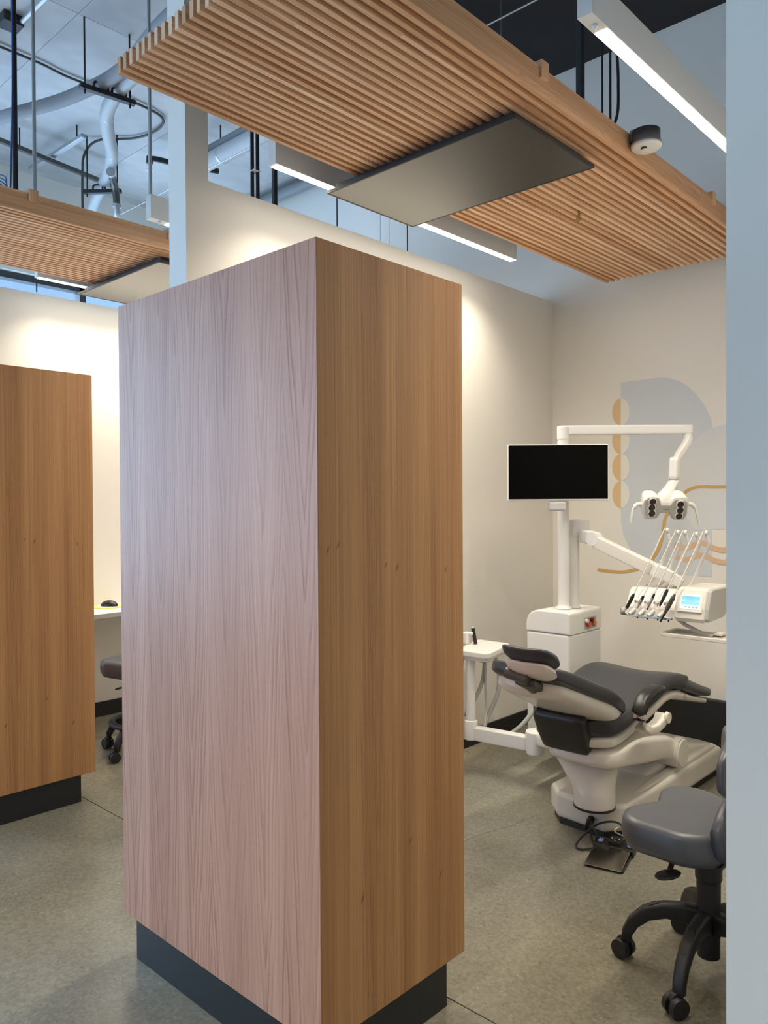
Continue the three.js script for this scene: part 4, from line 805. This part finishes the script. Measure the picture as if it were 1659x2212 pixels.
{
  const o = thing('cable_pair', 'pair of black cables hanging over the middle partition beside the post', 'cable', [-3.6, 2.96, -2.78]);
  for (const d of [-0.013, 0.013]) part(o, 'cable', tube([[-3.6 + d, 2.93, -2.78 - d], [-3.6 + d * 0.6, 3.4, -2.78 - d], [-3.6 + d, 3.9, -2.78 - d * 0.8], [-3.6 + d, CEIL - 0.03, -2.78 - d]], 0.011, 30, 8), M.black);
  part(o, 'tie', bx(-3.626, -3.574, 3.39, 3.395, -2.806, -2.754), M.white);
  const t = thing('twisted_cable', 'twisted grey cable sagging onto the main canopy', 'cable', [-1.49, 2.96, -3.0]);
  part(t, 'cable', tube([[-1.50, 2.962, -2.93], [-1.478, 3.05, -2.985], [-1.475, 3.2, -2.995], [-1.482, 3.4, -2.992], [-1.482, 3.9, -2.992], [-1.482, CEIL - 0.03, -2.992]], 0.006, 50, 8), M.rubber);
  const b = thing('blue_cable_loop', 'loops of blue data cable on top of the next bay canopy', 'cable', [-4.05, 2.96, -1.55]);
  const blue = std({ color: RGB(0.03, 0.10, 0.32), roughness: 0.5 });
  for (let k = 0; k < 4; k++) part(b, 'cable', tube([[-4.0, 2.994, -1.575 + 0.01 * k], [-4.03, 3.06 + 0.02 * k, -1.56], [-4.08 - 0.015 * k, 3.10 + 0.014 * k, -1.53], [-4.12, 3.05, -1.50 - 0.02 * k], [-4.10 + 0.02 * k, 2.995, -1.51]], 0.0035, 30, 6), blue);
  part(b, 'cable', tube([[-4.0, 3.0, -1.57], [-3.985, 3.5, -1.58], [-3.982, 4.0, -1.583], [-3.985, CEIL, -1.58]], 0.0045, 30, 6), blue);
}

// ---------------------------------------------------------------- pipes and services under the deck
{
  const s = 0.9457, y = 4.1;
  const sc = (x, z) => [x * s, y, z * s];
  const a = thing('service_pipe', 'fat grey pipe sweeping across the ceiling over the first trapeze', 'pipe', [-4.5, y, -2.35]);
  part(a, 'pipe', tube([[-2.9, y, -2.28], sc(-4.008, -2.43), sc(-4.5, -2.50), sc(-4.78, -2.50), sc(-5.007, -2.462), sc(-5.265, -2.406), sc(-5.807, -2.215), [-6.95, y, -1.70]], 0.042, 60, 16), M.insulation);
  const b = thing('flexible_duct', 'pale wavy duct dropping from the trapeze towards the next bay canopy', 'duct', [-5.3, y, -2.8]);
  part(b, 'duct', tube([[-3.4, y, -2.52], sc(-4.322, -2.60), sc(-4.73, -2.60), sc(-5.162, -2.696), sc(-5.479, -2.867), sc(-5.747, -3.037), sc(-6.18, -3.222), [-6.2, 4.04, -3.13], [-6.5, 3.95, -3.2], [-6.75, 3.85, -3.25]], 0.045, 70, 16), std({ color: RGB(0.44, 0.46, 0.48), roughness: 0.5 }));
  for (const [x, z] of [[-4.95, -2.58], [-5.45, -2.88]]) part(b, 'sleeve_joint', lathe([0, 0, 0], [[0.0455, -0.006], [0.047, -0.004], [0.047, 0.004], [0.0455, 0.006]], 18).rotateZ(Math.PI / 2).rotateY(0.45).translate(x, y, z), M.galv);
}
function trapeze(x0, z0, x1, z1, y, label) {
  const o = thing('trapeze_hanger', label, 'pipe hanger', [(x0 + x1) / 2, y, (z0 + z1) / 2], 'trapeze pipe hangers');
  const d = V(x1 - x0, 0, z1 - z0).normalize();
  part(o, 'strut', rectSweep([[x0 - d.x * 0.03, y, z0 - d.z * 0.03], [x0, y, z0], [x1, y, z1], [x1 + d.x * 0.03, y, z1 + d.z * 0.03]], 0.04, 0.03, 0.15), M.black);
  for (const [x, z] of [[x0, z0], [x1, z1]]) part(o, 'threaded_rod', cyl(V(x, y - 0.04, z), V(x, CEIL, z), 0.006, 0.006, 8), M.black);
  for (const k of [0.35, 0.75]) part(o, 'pipe_clamp', tube([[x0 + (x1 - x0) * (k - 0.16), y + 0.015, z0 + (z1 - z0) * (k - 0.16)], [x0 + (x1 - x0) * (k - 0.14), y + 0.05, z0 + (z1 - z0) * (k - 0.14)], [x0 + (x1 - x0) * (k + 0.14), y + 0.05, z0 + (z1 - z0) * (k + 0.14)], [x0 + (x1 - x0) * (k + 0.16), y + 0.015, z0 + (z1 - z0) * (k + 0.16)]], 0.008, 16, 6), M.black);
}
trapeze(-4.585, -2.25, -4.55, -2.53, 4.036, 'black trapeze hanger carrying both fat pipes below the deck');
trapeze(-6.05, -2.98, -5.86, -3.14, 4.01, 'smaller black trapeze hanger near the elbow pipe');
{
  const run = (name, label, cat, pts, r, mat, extra) => { const o = thing(name, label, cat, pts[0]); part(o, 'run', tube(pts, r, 70, 8), mat); if (extra) extra(o); return o; };
  const cy = CEIL - 0.02;
  run('conduit_run', 'dark conduit along the ceiling ending at the first trapeze', 'conduit', [[-5.22, cy, -0.6], [-5.22, cy, -1.2], [-5.24, cy, -2.0], [-5.245, cy, -2.27], [-5.27, cy, -2.43], [-5.27, cy, -2.57], [-5.24, cy, -2.80]], 0.009, M.gunmetal);
  run('conduit_run', 'dark conduit looping back across the ceiling and dropping behind the canopy', 'conduit', [[-5.24, cy, -2.82], [-5.25, cy, -2.91], [-5.28, cy, -3.16], [-5.33, cy, -3.24], [-5.43, cy, -3.285], [-5.61, cy, -3.29], [-5.77, cy, -3.24], [-5.90, cy, -3.14], [-6.0, cy - 0.005, -3.055], [-6.08, cy - 0.04, -3.015], [-6.13, cy - 0.12, -2.99], [-6.14, cy - 0.25, -2.985], [-6.14, 3.3, -2.985]], 0.010, M.gunmetal);
  const st = thing('strut_rail', 'long black strut rail running under the deck', 'rail', [-6.35, 4.3, -2.9], 'strut rails');
  part(st, 'rail', rectSweep([[-6.2, 4.3, -2.0], [-6.271, 4.3, -2.39], [-6.458, 4.3, -3.427]], 0.035, 0.035, 0.2), M.gunmetal);
  part(st, 'drop_rod', cyl(V(-6.30, 4.3, -2.55), V(-6.30, CEIL, -2.55), 0.006, 0.006, 8), M.black);
  const st2 = thing('strut_rail', 'short bright strut rail crossing over the long rail', 'rail', [-6.3, 4.35, -2.84], 'strut rails');
  part(st2, 'rail', rectSweep([[-6.749, 4.35, -2.821], [-6.3, 4.35, -2.838], [-5.839, 4.35, -2.854]], 0.045, 0.03, 0.2), M.galv);
  for (const x of [-6.7, -5.93]) part(st2, 'drop_rod', cyl(V(x, x < -6 ? 3.3 : 4.35, -2.84), V(x, CEIL, -2.84), 0.006, 0.006, 8), M.black);
  const w = thing('tension_wire', 'thin pale tension wire crossing the whole ceiling space', 'wire', [-4, 3.9, -3.26]);
  part(w, 'wire', cyl(V(-7.05, 3.9, -3.26), V(3.55, 3.9, -3.26), 0.004, 0.004, 8), M.galv);
  const e = thing('elbow_pipe', 'dark pipe with two elbows beside the smaller trapeze', 'pipe', [-5.9, 4.0, -3.15]);
  part(e, 'pipe', tube([[-5.62, 4.03, -2.96], [-5.74, 4.03, -3.04], [-5.80, 4.0, -3.09], [-5.82, 3.92, -3.11], [-5.82, 3.86, -3.11]], 0.028, 30, 12), M.gunmetal);
  part(e, 'lower_pipe', tube([[-5.82, 3.87, -3.11], [-5.83, 3.82, -3.12], [-5.90, 3.79, -3.15], [-6.1, 3.77, -3.22], [-6.14, 3.75, -3.23], [-6.15, 3.68, -3.235]], 0.026, 30, 12), M.galv);
  part(e, 'coupling', merge([cyl(V(-5.82, 3.86, -3.11), V(-5.82, 3.885, -3.11), 0.034, 0.034, 16), cyl(V(-5.60, 4.03, -2.945), V(-5.625, 4.03, -2.963), 0.034, 0.034, 16)]), M.galv);
  part(e, 'riser', cyl(V(-5.62, 4.03, -2.96), V(-5.62, CEIL, -2.96), 0.009, 0.009, 10), M.galv);
  const sp = thing('ceiling_sprinkler', 'dark sprinkler branch with a pale head left of the tall post', 'sprinkler', [-5.72, 4.3, -3.4]);
  part(sp, 'branch', merge([tube([[-5.745, 4.30, -3.36], [-5.735, 4.31, -3.38], [-5.69, 4.31, -3.52], [-5.55, 4.31, -3.9]], 0.022, 20, 10), cyl(V(-5.745, 4.27, -3.365), V(-5.745, 4.325, -3.365), 0.028, 0.026, 14)]), M.black);
  part(sp, 'head', merge([cyl(V(-5.745, 4.215, -3.365), V(-5.745, 4.272, -3.365), 0.008, 0.014, 12), lathe([-5.745, 4.21, -3.365], [[0, 0], [0.026, 0], [0.026, 0.006], [0, 0.006]], 18)]), M.fixture);
  const d = thing('round_duct', 'pale round duct under the deck over the middle partition', 'duct', [-4.7, 4.2, -3.58]);
  part(d, 'duct', cyl(V(-5.45, 4.2, -3.59), V(-2.95, 4.2, -3.59), 0.065, 0.065, 24), std({ color: RGB(0.46, 0.48, 0.50), roughness: 0.5 }));
  part(d, 'strap', lathe([0, 0, 0], [[0.0655, -0.012], [0.068, -0.01], [0.068, 0.01], [0.0655, 0.012]], 24).rotateZ(Math.PI / 2).translate(-5.06, 4.2, -3.59), M.galv);
  const m = thing('steel_pipe', 'grey steel pipe above the pale round duct', 'pipe', [-4.7, 4.3, -3.63]);
  part(m, 'pipe', cyl(V(-5.5, 4.32, -3.62), V(-2.95, 4.32, -3.62), 0.032, 0.032, 18), M.insulation);
  part(m, 'drop_rod', cyl(V(-5.12, 4.3, -3.62), V(-5.12, CEIL, -3.62), 0.006, 0.006, 8), M.black);
  const w2 = thing('wall_duct', 'grey duct tucked under the deck along the back wall', 'duct', [-5.2, 4.38, -4.7]);
  part(w2, 'duct', cyl(V(-6.9, 4.37, -4.68), V(-3.8, 4.37, -4.68), 0.05, 0.05, 20), M.insulation);
  const cl = thing('beam_clamp', 'black clamp block with a pipe stub on the ceiling corner', 'clamp', [-4.87, CEIL, -1.95]);
  part(cl, 'block', bx(-4.97, -4.85, CEIL - 0.06, CEIL, -2.0, -1.88, 0.004), M.black);
  part(cl, 'stub', cyl(V(-4.85, CEIL - 0.035, -1.985), V(-4.5, CEIL - 0.035, -1.99), 0.015, 0.015, 12), M.galv);
  const bb = thing('ceiling_box', 'dark equipment box on the window wall header above the next bay canopy', 'box', [-7.0, 3.95, -3.2]);
  part(bb, 'case', bx(-7.1, -6.95, 3.75, 4.0, -3.30, -3.10, 0.006), M.black);
  part(bb, 'front_cover', bx(-6.9505, -6.945, 3.765, 3.985, -3.285, -3.115, 0.002), M.gunmetal);
}

renderer.render(scene, camera);
